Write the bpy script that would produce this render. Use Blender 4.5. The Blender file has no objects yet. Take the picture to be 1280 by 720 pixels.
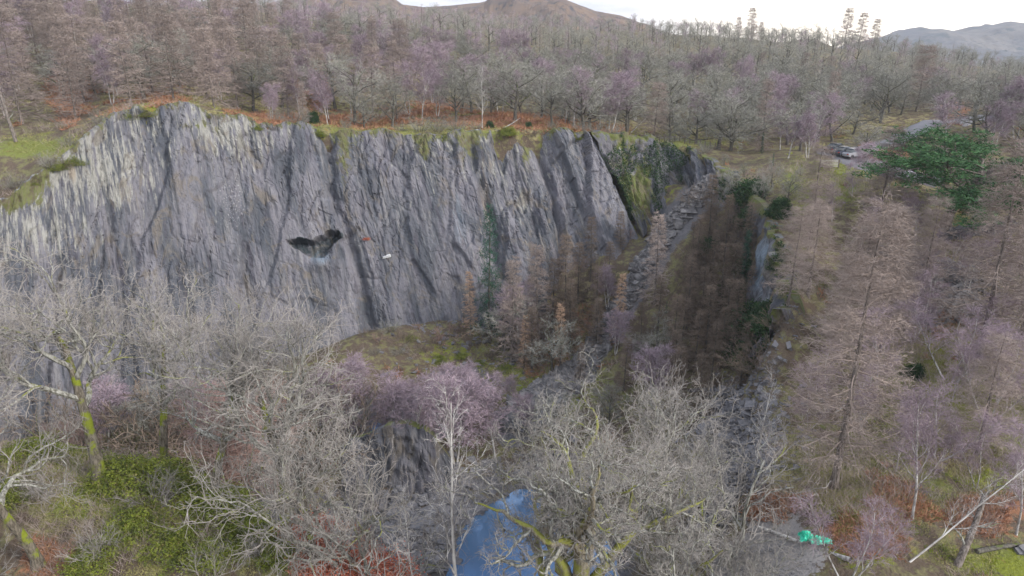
import bpy, math, random
import numpy as np
from mathutils import Vector

SC = bpy.context.scene
COL = SC.collection
R = math.radians
CAMZ = 58.0
PITCH = R(-19.0)
CP, SP = math.cos(PITCH), math.sin(PITCH)
F = 865.0
seed = np.random.default_rng(7)

# ---------------------------------------------------------------- camera model used while laying the place out
def ray(px, py):
    xc = (px - 640.0) / F; yc = (360.0 - py) / F
    return xc, CP - yc * SP, SP + yc * CP
def at_y(px, py, Y):
    x, y, z = ray(px, py); t = Y / y
    return (x * t, Y, CAMZ + z * t)
def at_z(px, py, Z):
    x, y, z = ray(px, py); t = (Z - CAMZ) / z
    return (x * t, y * t, Z)
def project(x, y, z):
    dz = z - CAMZ
    dep = y * CP + dz * SP
    up = -y * SP + dz * CP
    dep = np.maximum(dep, 0.01)
    return 640 + F * x / dep, 360 - F * up / dep

# ---------------------------------------------------------------- noise
def _h(ix, iy, iz):
    n = (ix * 374761393 + iy * 668265263 + iz * 2147483647 * 3 + 1013904223).astype(np.int64) & 0xffffffff
    n = ((n ^ (n >> 13)) * 1274126177) & 0xffffffff
    n = ((n ^ (n >> 16)) * 2246822519) & 0xffffffff
    return ((n ^ (n >> 15)) & 0xffffff) / float(0xffffff)
def vn(x, y, z=0.0):
    x, y, z = np.broadcast_arrays(np.asarray(x, float), np.asarray(y, float), np.asarray(z, float))
    ix, iy, iz = np.floor(x).astype(np.int64), np.floor(y).astype(np.int64), np.floor(z).astype(np.int64)
    fx, fy, fz = x - ix, y - iy, z - iz
    fx, fy, fz = [f * f * (3 - 2 * f) for f in (fx, fy, fz)]
    r = 0
    for a in (0, 1):
        for b in (0, 1):
            for c in (0, 1):
                r = r + _h(ix + a, iy + b, iz + c) * (fx if a else 1 - fx) * (fy if b else 1 - fy) * (fz if c else 1 - fz)
    return r * 2 - 1
def fbm(x, y, z=0.0, o=4, g=0.5):
    r = 0; a = 1.0; s = 1.0
    for i in range(o):
        r = r + a * vn(np.asarray(x) * s + 17.3 * i, np.asarray(y) * s + 5.1 * i, np.asarray(z) * s); a *= g; s *= 2.03
    return r
def sstep(a, b, x):
    t = np.clip((x - a) / (b - a), 0, 1); return t * t * (3 - 2 * t)

# ---------------------------------------------------------------- mesh building
def new_obj(name, verts, faces_list, mat, parent=None, smooth=False, attrs=None, mat_idx=None):
    """faces_list: list of int arrays of shape (M, k)"""
    me = bpy.data.meshes.new(name)
    verts = np.asarray(verts, np.float32).reshape(-1, 3)
    me.vertices.add(len(verts)); me.vertices.foreach_set('co', verts.ravel())
    fl = [np.asarray(f, np.int32) for f in faces_list if len(f)]
    loops = np.concatenate([f.ravel() for f in fl])
    tot = np.concatenate([np.full(len(f), f.shape[1], np.int32) for f in fl])
    st = np.concatenate([[0], np.cumsum(tot)[:-1]]).astype(np.int32)
    me.loops.add(len(loops)); me.loops.foreach_set('vertex_index', loops)
    me.polygons.add(len(tot)); me.polygons.foreach_set('loop_start', st); me.polygons.foreach_set('loop_total', tot)
    me.polygons.foreach_set('use_smooth', np.full(len(tot), smooth))
    if attrs:
        for k, v in attrs.items():
            a = me.attributes.new(k, 'FLOAT', 'POINT'); a.data.foreach_set('value', np.asarray(v, np.float32).ravel())
    for m in (mat if isinstance(mat, (list, tuple)) else [mat]): me.materials.append(m)
    if mat_idx is not None: me.polygons.foreach_set('material_index', np.asarray(mat_idx, np.int32))
    me.update(calc_edges=True)
    o = bpy.data.objects.new(name, me); COL.objects.link(o)
    if parent is not None: o.parent = parent
    return o
def tag(o, label=None, cat=None, group=None, kind=None):
    if label: o['label'] = label
    if cat: o['category'] = cat
    if group: o['group'] = group
    if kind: o['kind'] = kind
    return o
def empty(name, loc=(0, 0, 0)):
    o = bpy.data.objects.new(name, None); COL.objects.link(o); o.location = loc; o.empty_display_size = 0.5
    return o
def copy_tree(o, parent=None):
    c = o.copy(); COL.objects.link(c); c.parent = parent
    for ch in list(o.children): copy_tree(ch, c)
    return c

class G:
    def __init__(s): s.v = []; s.f = {}; s.n = 0
    def add(s, v, f):
        v = np.asarray(v, float).reshape(-1, 3); f = np.asarray(f, int)
        s.v.append(v); s.f.setdefault(f.shape[1], []).append(f + s.n); s.n += len(v); return s
    def tubes(s, pts, rad, sides=4, tip=True):
        """pts (N,K,3), rad (N,K)"""
        pts = np.asarray(pts, float); rad = np.asarray(rad, float)
        if pts.ndim == 2: pts = pts[None]; rad = rad[None]
        N, K, _ = pts.shape
        T = np.gradient(pts, axis=1); T /= np.linalg.norm(T, axis=2, keepdims=True) + 1e-9
        ref = np.zeros((N, 1, 3)); d0 = T[:, :1]
        ref[..., 0] = (np.abs(d0[..., 2]) > 0.7); ref[..., 2] = 1 - ref[..., 0]
        U = np.cross(T, ref); U /= np.linalg.norm(U, axis=2, keepdims=True) + 1e-9
        V = np.cross(T, U)
        a = np.arange(sides) * 2 * math.pi / sides
        c = np.cos(a)[None, None, :, None]; q = np.sin(a)[None, None, :, None]
        ring = pts[:, :, None, :] + rad[:, :, None, None] * (c * U[:, :, None, :] + q * V[:, :, None, :])
        idx = np.arange(N * K * sides).reshape(N, K, sides)
        A = idx[:, :-1, :]; B = np.roll(A, -1, axis=2); D = idx[:, 1:, :]; C = np.roll(D, -1, axis=2)
        s.add(ring.reshape(-1, 3), np.stack([A, B, C, D], -1).reshape(-1, 4)); return s
    def blades(s, p0, p1, w):
        """thin triangles from p0 to p1, base width w"""
        d = p1 - p0; n = len(p0)
        r = seed.normal(size=(n, 3)); u = np.cross(d, r); u /= np.linalg.norm(u, axis=1, keepdims=True) + 1e-9
        w = np.broadcast_to(np.asarray(w, float), (n,))[:, None] * 0.5
        v = np.stack([p0 - u * w, p0 + u * w, p1], 1).reshape(-1, 3)
        s.add(v, np.arange(3 * n).reshape(-1, 3)); return s
    def leaves(s, p, size, flat=0.0):
        n = len(p); size = np.broadcast_to(np.asarray(size, float), (n,))[:, None]
        a = seed.normal(size=(n, 3)); a[:, 2] *= (1 - flat); a /= np.linalg.norm(a, axis=1, keepdims=True)
        r = seed.normal(size=(n, 3)); r[:, 2] *= (1 - flat); b = np.cross(a, r) if flat == 0 else np.cross(a, np.cross(a, r) + 1e-3)
        b /= np.linalg.norm(b, axis=1, keepdims=True) + 1e-9
        v = np.stack([p - a * size, p + b * size * 0.45, p + a * size, p - b * size * 0.45], 1).reshape(-1, 3)
        s.add(v, np.arange(4 * n).reshape(-1, 4)); return s
    def box(s, c, h, rot=None, jit=0.0):
        c = np.asarray(c, float); v = np.array([[x, y, z] for x in (-1, 1) for y in (-1, 1) for z in (-1, 1)], float) * np.asarray(h)
        if jit: v = v + seed.normal(size=v.shape) * jit * np.asarray(h)
        if rot is not None: v = v @ rot.T
        s.add(v + c, [[0, 1, 3, 2], [4, 6, 7, 5], [0, 4, 5, 1], [2, 3, 7, 6], [0, 2, 6, 4], [1, 5, 7, 3]]); return s
    def build(s, name, mat, parent=None, smooth=False, attrs=None):
        return new_obj(name, np.concatenate(s.v), [np.concatenate(x) for x in s.f.values()], mat, parent, smooth, attrs)

# ---------------------------------------------------------------- materials
def nt(name):
    m = bpy.data.materials.new(name); m.use_nodes = True; t = m.node_tree
    b = t.nodes['Principled BSDF']; b.inputs['Roughness'].default_value = 0.9; b.inputs['Specular IOR Level'].default_value = 0.15
    return m, t, b
class N:
    def __init__(s, t): s.t = t
    def node(s, typ, **kw):
        n = s.t.nodes.new(typ)
        for k, v in kw.items(): setattr(n, k, v)
        return n
    def put(s, sock, v):
        if isinstance(v, bpy.types.NodeSocket): s.t.links.new(v, sock)
        elif isinstance(v, (tuple, list)) and len(v) == 3 and sock.type == 'RGBA': sock.default_value = (*v, 1)
        else: sock.default_value = v
    def math(s, op, a, b=0.0, c=0.0, clamp=False):
        n = s.node('ShaderNodeMath', operation=op, use_clamp=clamp)
        s.put(n.inputs[0], a); s.put(n.inputs[1], b); s.put(n.inputs[2], c); return n.outputs[0]
    def mix(s, f, a, b, blend='MIX'):
        n = s.node('ShaderNodeMix', data_type='RGBA', blend_type=blend); n.clamp_factor = True
        s.put(n.inputs[0], f); s.put(n.inputs[6], a); s.put(n.inputs[7], b); return n.outputs[2]
    def attr(s, name): return s.node('ShaderNodeAttribute', attribute_name=name).outputs['Fac']
    def noise(s, vec, scale, detail=4, rough=0.55, dist=0.0):
        n = s.node('ShaderNodeTexNoise'); s.put(n.inputs['Vector'], vec); n.inputs['Scale'].default_value = scale
        n.inputs['Detail'].default_value = detail; n.inputs['Roughness'].default_value = rough; n.inputs['Distortion'].default_value = dist
        return n.outputs['Fac']
    def ramp(s, f, a, b, va=0.0, vb=1.0):
        n = s.node('ShaderNodeMapRange'); n.interpolation_type = 'SMOOTHSTEP'
        s.put(n.inputs[0], f); n.inputs[1].default_value = a; n.inputs[2].default_value = b; n.inputs[3].default_value = va; n.inputs[4].default_value = vb
        return n.outputs[0]
    def comb(s, x, y, z=0.0):
        n = s.node('ShaderNodeCombineXYZ'); s.put(n.inputs[0], x); s.put(n.inputs[1], y); s.put(n.inputs[2], z); return n.outputs[0]
    def bump(s, h, strength=0.5, dist=0.1):
        n = s.node('ShaderNodeBump'); n.inputs['Strength'].default_value = strength; n.inputs['Distance'].default_value = dist
        s.put(n.inputs['Height'], h); return n.outputs[0]
    def pos(s): return s.node('ShaderNodeNewGeometry').outputs['Position']
    def obj(s): return s.node('ShaderNodeTexCoord').outputs['Object']
    def rnd(s): return s.node('ShaderNodeObjectInfo').outputs['Random']

def twig_mat(name, c1, c2, var=0.35):
    """twigs and bark of one kind of tree: colour drifts from tree to tree and along the crown"""
    m, t, b = nt(name); n = N(t)
    f = n.ramp(n.noise(n.obj(), 0.6, 3), 0.3, 0.7)
    c = n.mix(f, c1, c2)
    g = n.node('ShaderNodeHueSaturation'); n.put(g.inputs['Color'], c)
    n.put(g.inputs['Value'], n.math('MULTIPLY_ADD', n.rnd(), var, 1 - var / 2)); g.inputs['Saturation'].default_value = 1.0
    n.put(b.inputs['Base Color'], g.outputs[0]); return m
def bark_mat(name, c1, c2, moss=(0.2, 0.24, 0.02), amount=0.0, scale=3.0):
    m, t, b = nt(name); n = N(t); o = n.obj()
    sx = n.node('ShaderNodeMapping'); n.put(sx.inputs['Vector'], o); sx.inputs['Scale'].default_value = (1, 1, 0.25)
    f = n.noise(sx.outputs[0], scale * 3, 5, 0.65)
    c = n.mix(n.ramp(f, 0.35, 0.65), c1, c2)
    if amount > 0:
        nz = n.node('ShaderNodeSeparateXYZ'); n.put(nz.inputs[0], n.node('ShaderNodeNewGeometry').outputs['Normal'])
        k = n.math('ADD', n.noise(o, 0.9, 5, 0.6), n.math('MULTIPLY', nz.outputs[2], 0.16))
        mc = n.mix(n.noise(o, 9, 3), tuple(x * 0.55 for x in moss), moss)
        c = n.mix(n.ramp(k, 0.80 - amount * 0.5, 0.90 - amount * 0.5), c, mc)
    n.put(b.inputs['Base Color'], c); n.put(b.inputs['Normal'], n.bump(f, 0.6, 0.05)); return m
def leaf_mat(name, c1, c2, c3=None, scale=1.2, trans=0.0):
    m, t, b = nt(name); n = N(t); o = n.pos()
    c = n.mix(n.ramp(n.noise(o, scale, 4, 0.6), 0.32, 0.68), c1, c2)
    if c3: c = n.mix(n.ramp(n.noise(o, scale * 2.3, 3), 0.55, 0.7), c, c3)
    n.put(b.inputs['Base Color'], c); return m
def plain(name, c, rough=0.8, metal=0.0, spec=0.3, v=0.15, scale=6):
    m, t, b = nt(name); n = N(t)
    n.put(b.inputs['Base Color'], n.mix(n.noise(n.obj(), scale, 5, 0.6), tuple(x * (1 - v * 2) for x in c), tuple(min(1, x * (1 + v)) for x in c)))
    b.inputs['Roughness'].default_value = rough; b.inputs['Metallic'].default_value = metal; b.inputs['Specular IOR Level'].default_value = spec
    return m

def ground_material():
    m, t, b = nt('ground_cover_earth'); n = N(t); p = n.pos()
    nA = n.noise(p, 0.13, 6, 0.6); nB = n.noise(p, 0.9, 6, 0.65); nC = n.noise(p, 5.0, 5, 0.65); nD = n.noise(p, 0.35, 6, 0.7, 0.6); nE = n.noise(p, 3.2, 6, 0.75, 0.3)
    litter = n.mix(nC, (0.07, 0.05, 0.037), (0.15, 0.115, 0.085))
    litter = n.mix(n.ramp(nB, 0.45, 0.62), litter, (0.17, 0.16, 0.075))
    straw = n.mix(nC, (0.22, 0.19, 0.09), (0.34, 0.29, 0.16))
    green = n.mix(nC, (0.11, 0.13, 0.035), (0.22, 0.24, 0.06))
    moss = n.mix(nC, (0.09, 0.10, 0.015), (0.24, 0.27, 0.04))
    brk = n.mix(nC, (0.17, 0.08, 0.045), (0.36, 0.19, 0.115))
    grav = n.mix(n.noise(p, 12, 5, 0.7), (0.20, 0.185, 0.18), (0.36, 0.34, 0.33))
    rock = n.mix(n.noise(p, 1.6, 8, 0.75, 0.4), (0.05, 0.05, 0.052), (0.21, 0.20, 0.21))
    c = litter
    def msk(a, noise, lo=0.25, hi=0.75, w=0.16):
        k = n.math('ADD', n.math('MULTIPLY', n.attr(a), 1.0), n.math('ADD', n.math('MULTIPLY_ADD', noise, 1.9, -0.95), n.math('MULTIPLY_ADD', nE, 1.3, -0.65))); return n.ramp(k, 0.5 - w, 0.5 + w)
    c = n.mix(msk('straw', nB), c, straw)
    c = n.mix(msk('green', nD), c, green)
    c = n.mix(msk('moss', nB), c, moss)
    c = n.mix(msk('bracken', nB), c, brk)
    c = n.mix(msk('rock', nD), c, rock)
    c = n.mix(msk('gravel', nD, w=0.08), c, grav)
    n.put(b.inputs['Base Color'], c)
    n.put(b.inputs['Normal'], n.bump(n.math('ADD', nC, n.math('MULTIPLY', nB, 2.0)), 0.9, 0.25))
    return m

def slate_material(name, dark=1.0, moss_c=(0.12, 0.13, 0.04)):
    """quarried slate: cu runs along the face, cv down the cleavage, in metres"""
    m, t, b = nt(name); n = N(t); cu, cv = n.attr('cu'), n.attr('cv')
    s1 = n.comb(n.math('MULTIPLY', cu, 1.0), n.math('MULTIPLY', cv, 0.13))
    s2 = n.comb(n.math('MULTIPLY', cu, 5.0), n.math('MULTIPLY', cv, 0.16), 4.0)
    s3 = n.comb(n.math('MULTIPLY', cu, 0.33), n.math('MULTIPLY', cv, 0.085), 9.0)
    s4 = n.comb(n.math('MULTIPLY', cu, 1.0), n.math('MULTIPLY', cv, 0.55), 2.0)
    a = n.noise(s1, 0.9, 10, 0.68, 0.25); d = n.noise(s2, 1.0, 5, 0.6); e = n.noise(s3, 1.0, 4, 0.6, 0.5); g = n.noise(s4, 1.7, 8, 0.72)
    k = dark
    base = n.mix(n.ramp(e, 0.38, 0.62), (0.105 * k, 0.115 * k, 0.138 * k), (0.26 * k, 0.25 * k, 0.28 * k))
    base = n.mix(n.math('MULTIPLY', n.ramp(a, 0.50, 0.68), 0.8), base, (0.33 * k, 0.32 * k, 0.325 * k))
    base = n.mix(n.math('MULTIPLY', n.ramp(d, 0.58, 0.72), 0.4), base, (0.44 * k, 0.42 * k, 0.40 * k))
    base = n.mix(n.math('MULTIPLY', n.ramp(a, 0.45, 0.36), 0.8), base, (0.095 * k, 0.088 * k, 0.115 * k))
    base = n.mix(n.math('MULTIPLY', n.ramp(n.noise(s4, 0.6, 5, 0.7, 1.0), 0.54, 0.66), 0.30), base, (0.19 * k, 0.20 * k, 0.26 * k))
    lich = n.math('MULTIPLY', n.ramp(n.math('ADD', n.attr('light'), n.math('MULTIPLY_ADD', n.noise(s1, 1.6, 6, 0.7), 2.2, -1.1)), 0.35, 0.6), 0.9)
    base = n.mix(lich, base, n.mix(g, (0.20, 0.195, 0.17), (0.40, 0.39, 0.35)))
    tan = n.math('MULTIPLY', n.ramp(n.math('ADD', n.attr('tan'), n.math('MULTIPLY_ADD', a, 1.4, -0.7)), 0.35, 0.7), 0.7)
    base = n.mix(tan, base, n.mix(g, (0.17, 0.12, 0.075), (0.34, 0.28, 0.2)))
    spk = n.ramp(n.math('ADD', n.math('MULTIPLY', n.attr('speck'), 0.19), n.noise(s4, 5.5, 6, 0.75)), 0.74, 0.80)
    base = n.mix(n.math('MULTIPLY', spk, n.ramp(n.attr('speck'), 0.1, 0.4)), base, (0.46, 0.45, 0.46))
    base = n.mix(n.ramp(n.math('ADD', n.attr('wet'), n.math('MULTIPLY_ADD', g, 0.8, -0.4)), 0.4, 0.6), base, (0.018, 0.030, 0.036))  # wet rock, and the painted shade inside the cliff hollow
    base = n.mix(n.math('MULTIPLY', n.ramp(n.math('ADD', n.attr('blue'), n.math('MULTIPLY_ADD', a, 1.2, -0.6)), 0.3, 0.7), 0.8), base, (0.17, 0.22, 0.27))
    base = n.mix(n.math('MULTIPLY', n.ramp(n.noise(s4, 0.25, 7, 0.7, 1.5), 0.54, 0.64), 0.65), base, (0.25 * k, 0.21 * k, 0.16 * k))
    crack = n.ramp(n.math('ABSOLUTE', n.math('SUBTRACT', n.noise(n.comb(n.math('MULTIPLY', cu, 0.8), n.math('MULTIPLY', cv, 0.12), 30), 1.0, 8, 0.75, 0.4), 0.5)), 0.0, 0.014, 1, 0)
    base = n.mix(n.math('MULTIPLY', crack, 0.85), base, (0.05, 0.045, 0.05))
    ms = n.ramp(n.math('ADD', n.attr('moss'), n.math('MULTIPLY_ADD', n.noise(s4, 0.9, 7, 0.75), 1.5, -0.75)), 0.45, 0.6)
    base = n.mix(ms, base, n.mix(n.ramp(g, 0.35, 0.6), (0.10, 0.08, 0.05), moss_c))
    n.put(b.inputs['Base Color'], base); b.inputs['Roughness'].default_value = 0.62; b.inputs['Specular IOR Level'].default_value = 0.3
    h = n.math('ADD', n.math('MULTIPLY', a, 1.2), n.math('ADD', n.math('MULTIPLY', g, 0.8), n.math('MULTIPLY', d, 0.25)))
    n.put(b.inputs['Normal'], n.bump(h, 0.85, 0.35)); return m

M = {}
M['ground'] = ground_material()
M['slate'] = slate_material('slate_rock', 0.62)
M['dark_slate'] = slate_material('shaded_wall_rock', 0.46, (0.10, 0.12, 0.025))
M['oak_twig'] = twig_mat('oak_twigs', (0.185, 0.17, 0.153), (0.32, 0.293, 0.27), 0.3)
M['oak_bark'] = bark_mat('oak_bark', (0.07, 0.06, 0.045), (0.20, 0.175, 0.14), (0.23, 0.27, 0.03), 0.62)
M['moss_limb'] = bark_mat('mossy_limbs', (0.10, 0.085, 0.06), (0.26, 0.23, 0.17), (0.25, 0.255, 0.06), 0.62)
M['limb'] = bark_mat('lichen_limbs', (0.10, 0.095, 0.075), (0.34, 0.335, 0.30), (0.26, 0.27, 0.06), 0.28)
M['far_oak'] = twig_mat('far_oak_twigs', (0.17, 0.17, 0.135), (0.25, 0.24, 0.215), 0.5)
M['far_bark'] = bark_mat('woodland_bark', (0.05, 0.045, 0.04), (0.13, 0.12, 0.10), (0.1, 0.12, 0.03), 0.4)
M['birch_twig'] = twig_mat('birch_twigs', (0.22, 0.165, 0.195), (0.315, 0.25, 0.28), 0.4)
M['birch_bark'] = bark_mat('birch_bark', (0.20, 0.18, 0.17), (0.55, 0.53, 0.50), amount=0.0, scale=1.2)
M['larch_twig'] = twig_mat('larch_twigs', (0.22, 0.178, 0.155), (0.325, 0.265, 0.235), 0.3)
M['larch_rust'] = twig_mat('rusty_larch_twigs', (0.36, 0.235, 0.155), (0.46, 0.32, 0.22), 0.25)
M['larch_bark'] = bark_mat('larch_bark', (0.08, 0.065, 0.055), (0.22, 0.19, 0.17), (0.14, 0.17, 0.07), 0.3)
M['dark_twig'] = twig_mat('shade_toned_twigs', (0.11, 0.085, 0.065), (0.19, 0.145, 0.115), 0.4)  # shade of the gully stands put into a darker twig colour
M['red_twig'] = twig_mat('red_brown_twigs', (0.21, 0.13, 0.11), (0.31, 0.21, 0.18), 0.3)
M['pine'] = leaf_mat('pine_needles', (0.03, 0.078, 0.033), (0.06, 0.135, 0.05), (0.10, 0.17, 0.06), 0.8)
M['spruce'] = leaf_mat('spruce_needles', (0.015, 0.05, 0.035), (0.035, 0.10, 0.06))
M['ivy'] = leaf_mat('ivy_leaves', (0.012, 0.035, 0.015), (0.035, 0.07, 0.025), (0.07, 0.09, 0.03))
M['gorse'] = leaf_mat('mossy_green_leaves', (0.07, 0.09, 0.02), (0.20, 0.235, 0.035), (0.26, 0.21, 0.09), 1.5)
M['rust_leaf'] = leaf_mat('rust_red_leaves', (0.28, 0.07, 0.045), (0.46, 0.15, 0.09), (0.42, 0.24, 0.13), 2)
M['bracken'] = leaf_mat('dead_bracken', (0.22, 0.10, 0.06), (0.38, 0.20, 0.12), (0.30, 0.21, 0.12), 1)
M['grass'] = leaf_mat('winter_grass', (0.20, 0.20, 0.06), (0.36, 0.32, 0.15), (0.16, 0.22, 0.03), 0.5)
M['scree'] = leaf_mat('slate_debris', (0.08, 0.077, 0.08), (0.20, 0.19, 0.19), (0.28, 0.26, 0.24), 0.9)
M['boulder'] = plain('slate_boulder', (0.17, 0.165, 0.175), 0.8, v=0.4, scale=2.5)
HAZE=0.00016; EXPO=1.42
# ================================================================ the lie of the land
RIM = [(-150, 345, 76), (-60, 300, 85), (0, 262, 90), (45, 222, 94), (90, 195, 98), (150, 147, 105), (235, 134, 109), (310, 152, 111), (400, 162, 113),
       (480, 165, 114), (560, 168, 114), (650, 166, 116), (735, 168, 118)]
BASE = [(-120, 640, 66), (-40, 625, 71), (25, 612, 76), (90, 600, 79), (150, 592, 82), (220, 575, 86), (300, 562, 89), (385, 550, 92), (480, 520, 95),
        (560, 480, 97), (640, 450, 98), (735, 430, 98), (800, 300, 110)]
RIM3 = np.array([at_y(*p) for p in RIM]); BASE3 = np.array([at_y(*p) for p in BASE])
BACK = [(735, 168, 118), (775, 172, 122), (815, 174, 124), (860, 182, 121), (893, 205, 112), (915, 226, 103)]
BACKB = [(800, 300, 110), (812, 292, 110.5), (838, 268, 110), (862, 246, 108), (893, 238, 105), (925, 262, 98)]
BACK3 = np.array([at_y(*p) for p in BACK]); BACKB3 = np.array([at_y(*p) for p in BACKB])
SIDE = [(915, 226, 103), (942, 250, 93), (962, 276, 84), (974, 300, 76), (984, 345, 67), (985, 400, 60)]
SIDEB = [(925, 262, 98), (912, 330, 92), (928, 390, 84), (938, 425, 76), (940, 455, 69), (980, 412, 59.5)]
SIDE3 = np.array([at_y(*p) for p in SIDE]); SIDEB3 = np.array([at_y(*p) for p in SIDEB])
NEAR = [(972, 500, 54), (950, 602, 43), (893, 700, 37), (800, 790, 32), (640, 800, 29), (500, 752, 31), (430, 716, 32.5), (345, 672, 35),
        (255, 604, 39), (160, 576, 41), (60, 562, 42.5), (-60, 562, 43), (-180, 560, 46)]
NEAR3 = np.array([at_y(*p) for p in NEAR])
PIT = np.concatenate([RIM3, BACK3[1:], SIDE3[1:], NEAR3])[:, :2]

PLAT = [at_y(*p) for p in [(-200, 640, 40), (-100, 600, 40), (0, 562, 40), (160, 587, 38), (200, 640, 34), (330, 692, 33), (430, 732, 31), (-300, 900, 20), (0, 810, 27), (640, 900, 24),
       (300, 900, 24), (900, 770, 30), (1200, 900, 24), (985, 700, 34), (1030, 610, 40), (1150, 560, 44), (1280, 640, 38), (1400, 640, 38), (1000, 500, 54), (1010, 400, 66), (1150, 450, 56),
       (1280, 450, 56), (1450, 450, 56), (1180, 368, 70), (1210, 322, 77), (1280, 300, 82), (1050, 240, 92), (1050, 204, 108), (1230, 247, 95), (1130, 222, 104), (1000, 230, 94),
       (1160, 177, 128), (1225, 152, 150), (1000, 187, 120), (930, 192, 126), (840, 176, 132), (700, 161, 126), (560, 161, 122), (400, 154, 120), (300, 143, 120), (230, 128, 116), (90, 155, 115),
       (20, 178, 104), (-100, 210, 95), (-250, 250, 85),
       (100, 62, 175), (100, 5, 260), (-150, 30, 200), (300, 62, 185), (300, 22, 300), (460, 36, 290), (640, 98, 200), (640, 48, 330), (640, 34, 430), (780, 52, 320), (780, 90, 230), (900, 105, 210), (900, 52, 330),
       (1000, 58, 330), (1100, 112, 230), (1100, 66, 330), (1280, 148, 200), (1280, 112, 290), (1280, 88, 420), (1500, 150, 220), (1500, 80, 400)]]
PLAT += [(-500, 500, 80), (0, 600, 60), (400, 600, 38), (500, 300, 45), (-400, 200, 75), (-200, 0, 30), (200, 0, 28), (-30, -30, 24), (30, -30, 24)]
PLAT = np.array(PLAT + [tuple(p) for p in np.concatenate([RIM3[:-1], BACK3, SIDE3[1:], NEAR3])])
FLOOR = [at_y(*p) for p in [(490, 408, 99), (540, 404, 101), (600, 400, 101), (560, 440, 95), (640, 448, 94), (660, 402, 101), (720, 335, 106), (790, 288, 111), (800, 232, 117), (840, 250, 112),
        (885, 230, 108), (840, 282, 104), (790, 360, 98), (740, 440, 91), (690, 490, 82), (620, 560, 69), (560, 560, 69), (500, 560, 70), (860, 332, 96), (905, 315, 94), (880, 450, 80), (900, 520, 66), (900, 600, 54), (850, 640, 52),
        (930, 430, 78), (600, 500, 82), (540, 500, 84), (400, 560, 78)]]
FLOOR += [(1, 58, 8), (1, 48, 8), (-7.5, 56, 13.5), (-7.5, 46, 13.5), (-18, 50, 13), (-6, 62, 13), (-24, 82, 14), (-12, 72, 14), (3, 60, 8), (0, 55, 7), (3, 48, 8), (-22, 60, 13), (-24, 48, 13), (-34, 72, 14), (-45, 74, 14), (12, 50, 14), (10, 62, 14), (9, 74, 15), (-60, 64, 15), (2, 38, 8), (-10, 40, 13), (-14, 68, 17), (-9.5, 69, 16), (-6, 69, 15), (-13, 60, 13), (-9, 54, 13.5), (-32, 50, 14), (16, 38, 16)]
FLOOR += [(r[0], r[1], max(b[2] - 1, 6)) for r, b in zip(RIM3[:11], BASE3[:11])] + [(r[0], r[1], b[2] - 1) for r, b in zip(BACK3, BACKB3)] + [(r[0], r[1], b[2] - 1) for r, b in zip(SIDE3[1:], SIDEB3[1:])] + [(b[0], b[1], b[2]) for b in np.concatenate([SIDEB3[1:], BACKB3[1:-1]])]
FLOOR = np.array(FLOOR); WZ = 12.0

def tps_fit(C, lam=2.0):
    n = len(C); X = C[:, :2] / 50.0
    d = np.linalg.norm(X[:, None] - X[None], axis=2); K = np.where(d > 0, d * d * np.log(d + 1e-12), 0) + np.eye(n) * lam * 1e-3
    P = np.c_[np.ones(n), X]; A = np.zeros((n + 3, n + 3)); A[:n, :n] = K; A[:n, n:] = P; A[n:, :n] = P.T
    return X, np.linalg.solve(A, np.r_[C[:, 2], 0, 0, 0])
def tps_eval(fit, x, y):
    X, w = fit; p = np.c_[x, y] / 50.0; out = np.empty(len(p))
    for i in range(0, len(p), 20000):
        q = p[i:i + 20000]; d = np.linalg.norm(q[:, None] - X[None], axis=2)
        out[i:i + 20000] = (np.where(d > 0, d * d * np.log(d + 1e-12), 0)) @ w[:-3] + w[-3] + q @ w[-2:]
    return out
FP, FF = tps_fit(PLAT), tps_fit(FLOOR)
def pit_dist(x, y):
    """signed distance to the quarry edge, positive inside"""
    A = PIT; B = np.roll(PIT, -1, axis=0); best = np.full(len(x), 1e9); inside = np.zeros(len(x), bool)
    for a, b in zip(A, B):
        d = b - a; t = np.clip(((x - a[0]) * d[0] + (y - a[1]) * d[1]) / (d @ d), 0, 1)
        best = np.minimum(best, np.hypot(x - a[0] - t * d[0], y - a[1] - t * d[1]))
        c = ((a[1] > y) != (b[1] > y)); xx = a[0] + (y - a[1]) / (b[1] - a[1] + 1e-12) * d[0]
        inside ^= (c & (x < xx))
    return np.where(inside, best, -best)
def height(x, y):
    x = np.atleast_1d(np.asarray(x, float)).ravel(); y = np.atleast_1d(np.asarray(y, float)).ravel()
    p = tps_eval(FP, np.clip(x, -520, 520), np.clip(y, -60, 620))
    far = sstep(430, 700, np.hypot(x, y)); p = p * (1 - far) + 26 * far
    s = pit_dist(x, y)
    rough = 1.0 + 1.4 * sstep(120, 300, y)
    p = p + (0.45 * fbm(x * 0.16, y * 0.16, 1.0, 4) * rough + 0.9 * fbm(x * 0.045, y * 0.045, 3.0, 2) * sstep(3, 14, -s) * rough) * (1 - far)
    # hummocky near left bank
    hb = np.exp(-(((x + 14) / 11) ** 2 + ((y - 35) / 6) ** 2)); p = p + hb * (0.9 * np.abs(fbm(x * 0.35, y * 0.35, 8, 3)) + 0.2)
    f = np.maximum(tps_eval(FF, x, y), -4) + 0.7 * fbm(x * 0.13, y * 0.13, 5, 5)
    f = np.minimum(f, p + 0.5)
    near = sstep(62, 54, y) * sstep(-60, -40, x)
    w = sstep(-0.7 + near, 2.2 + 2.5 * near, s)
    return np.where(s > -0.8, p * (1 - w) + f * w, p)

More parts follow.
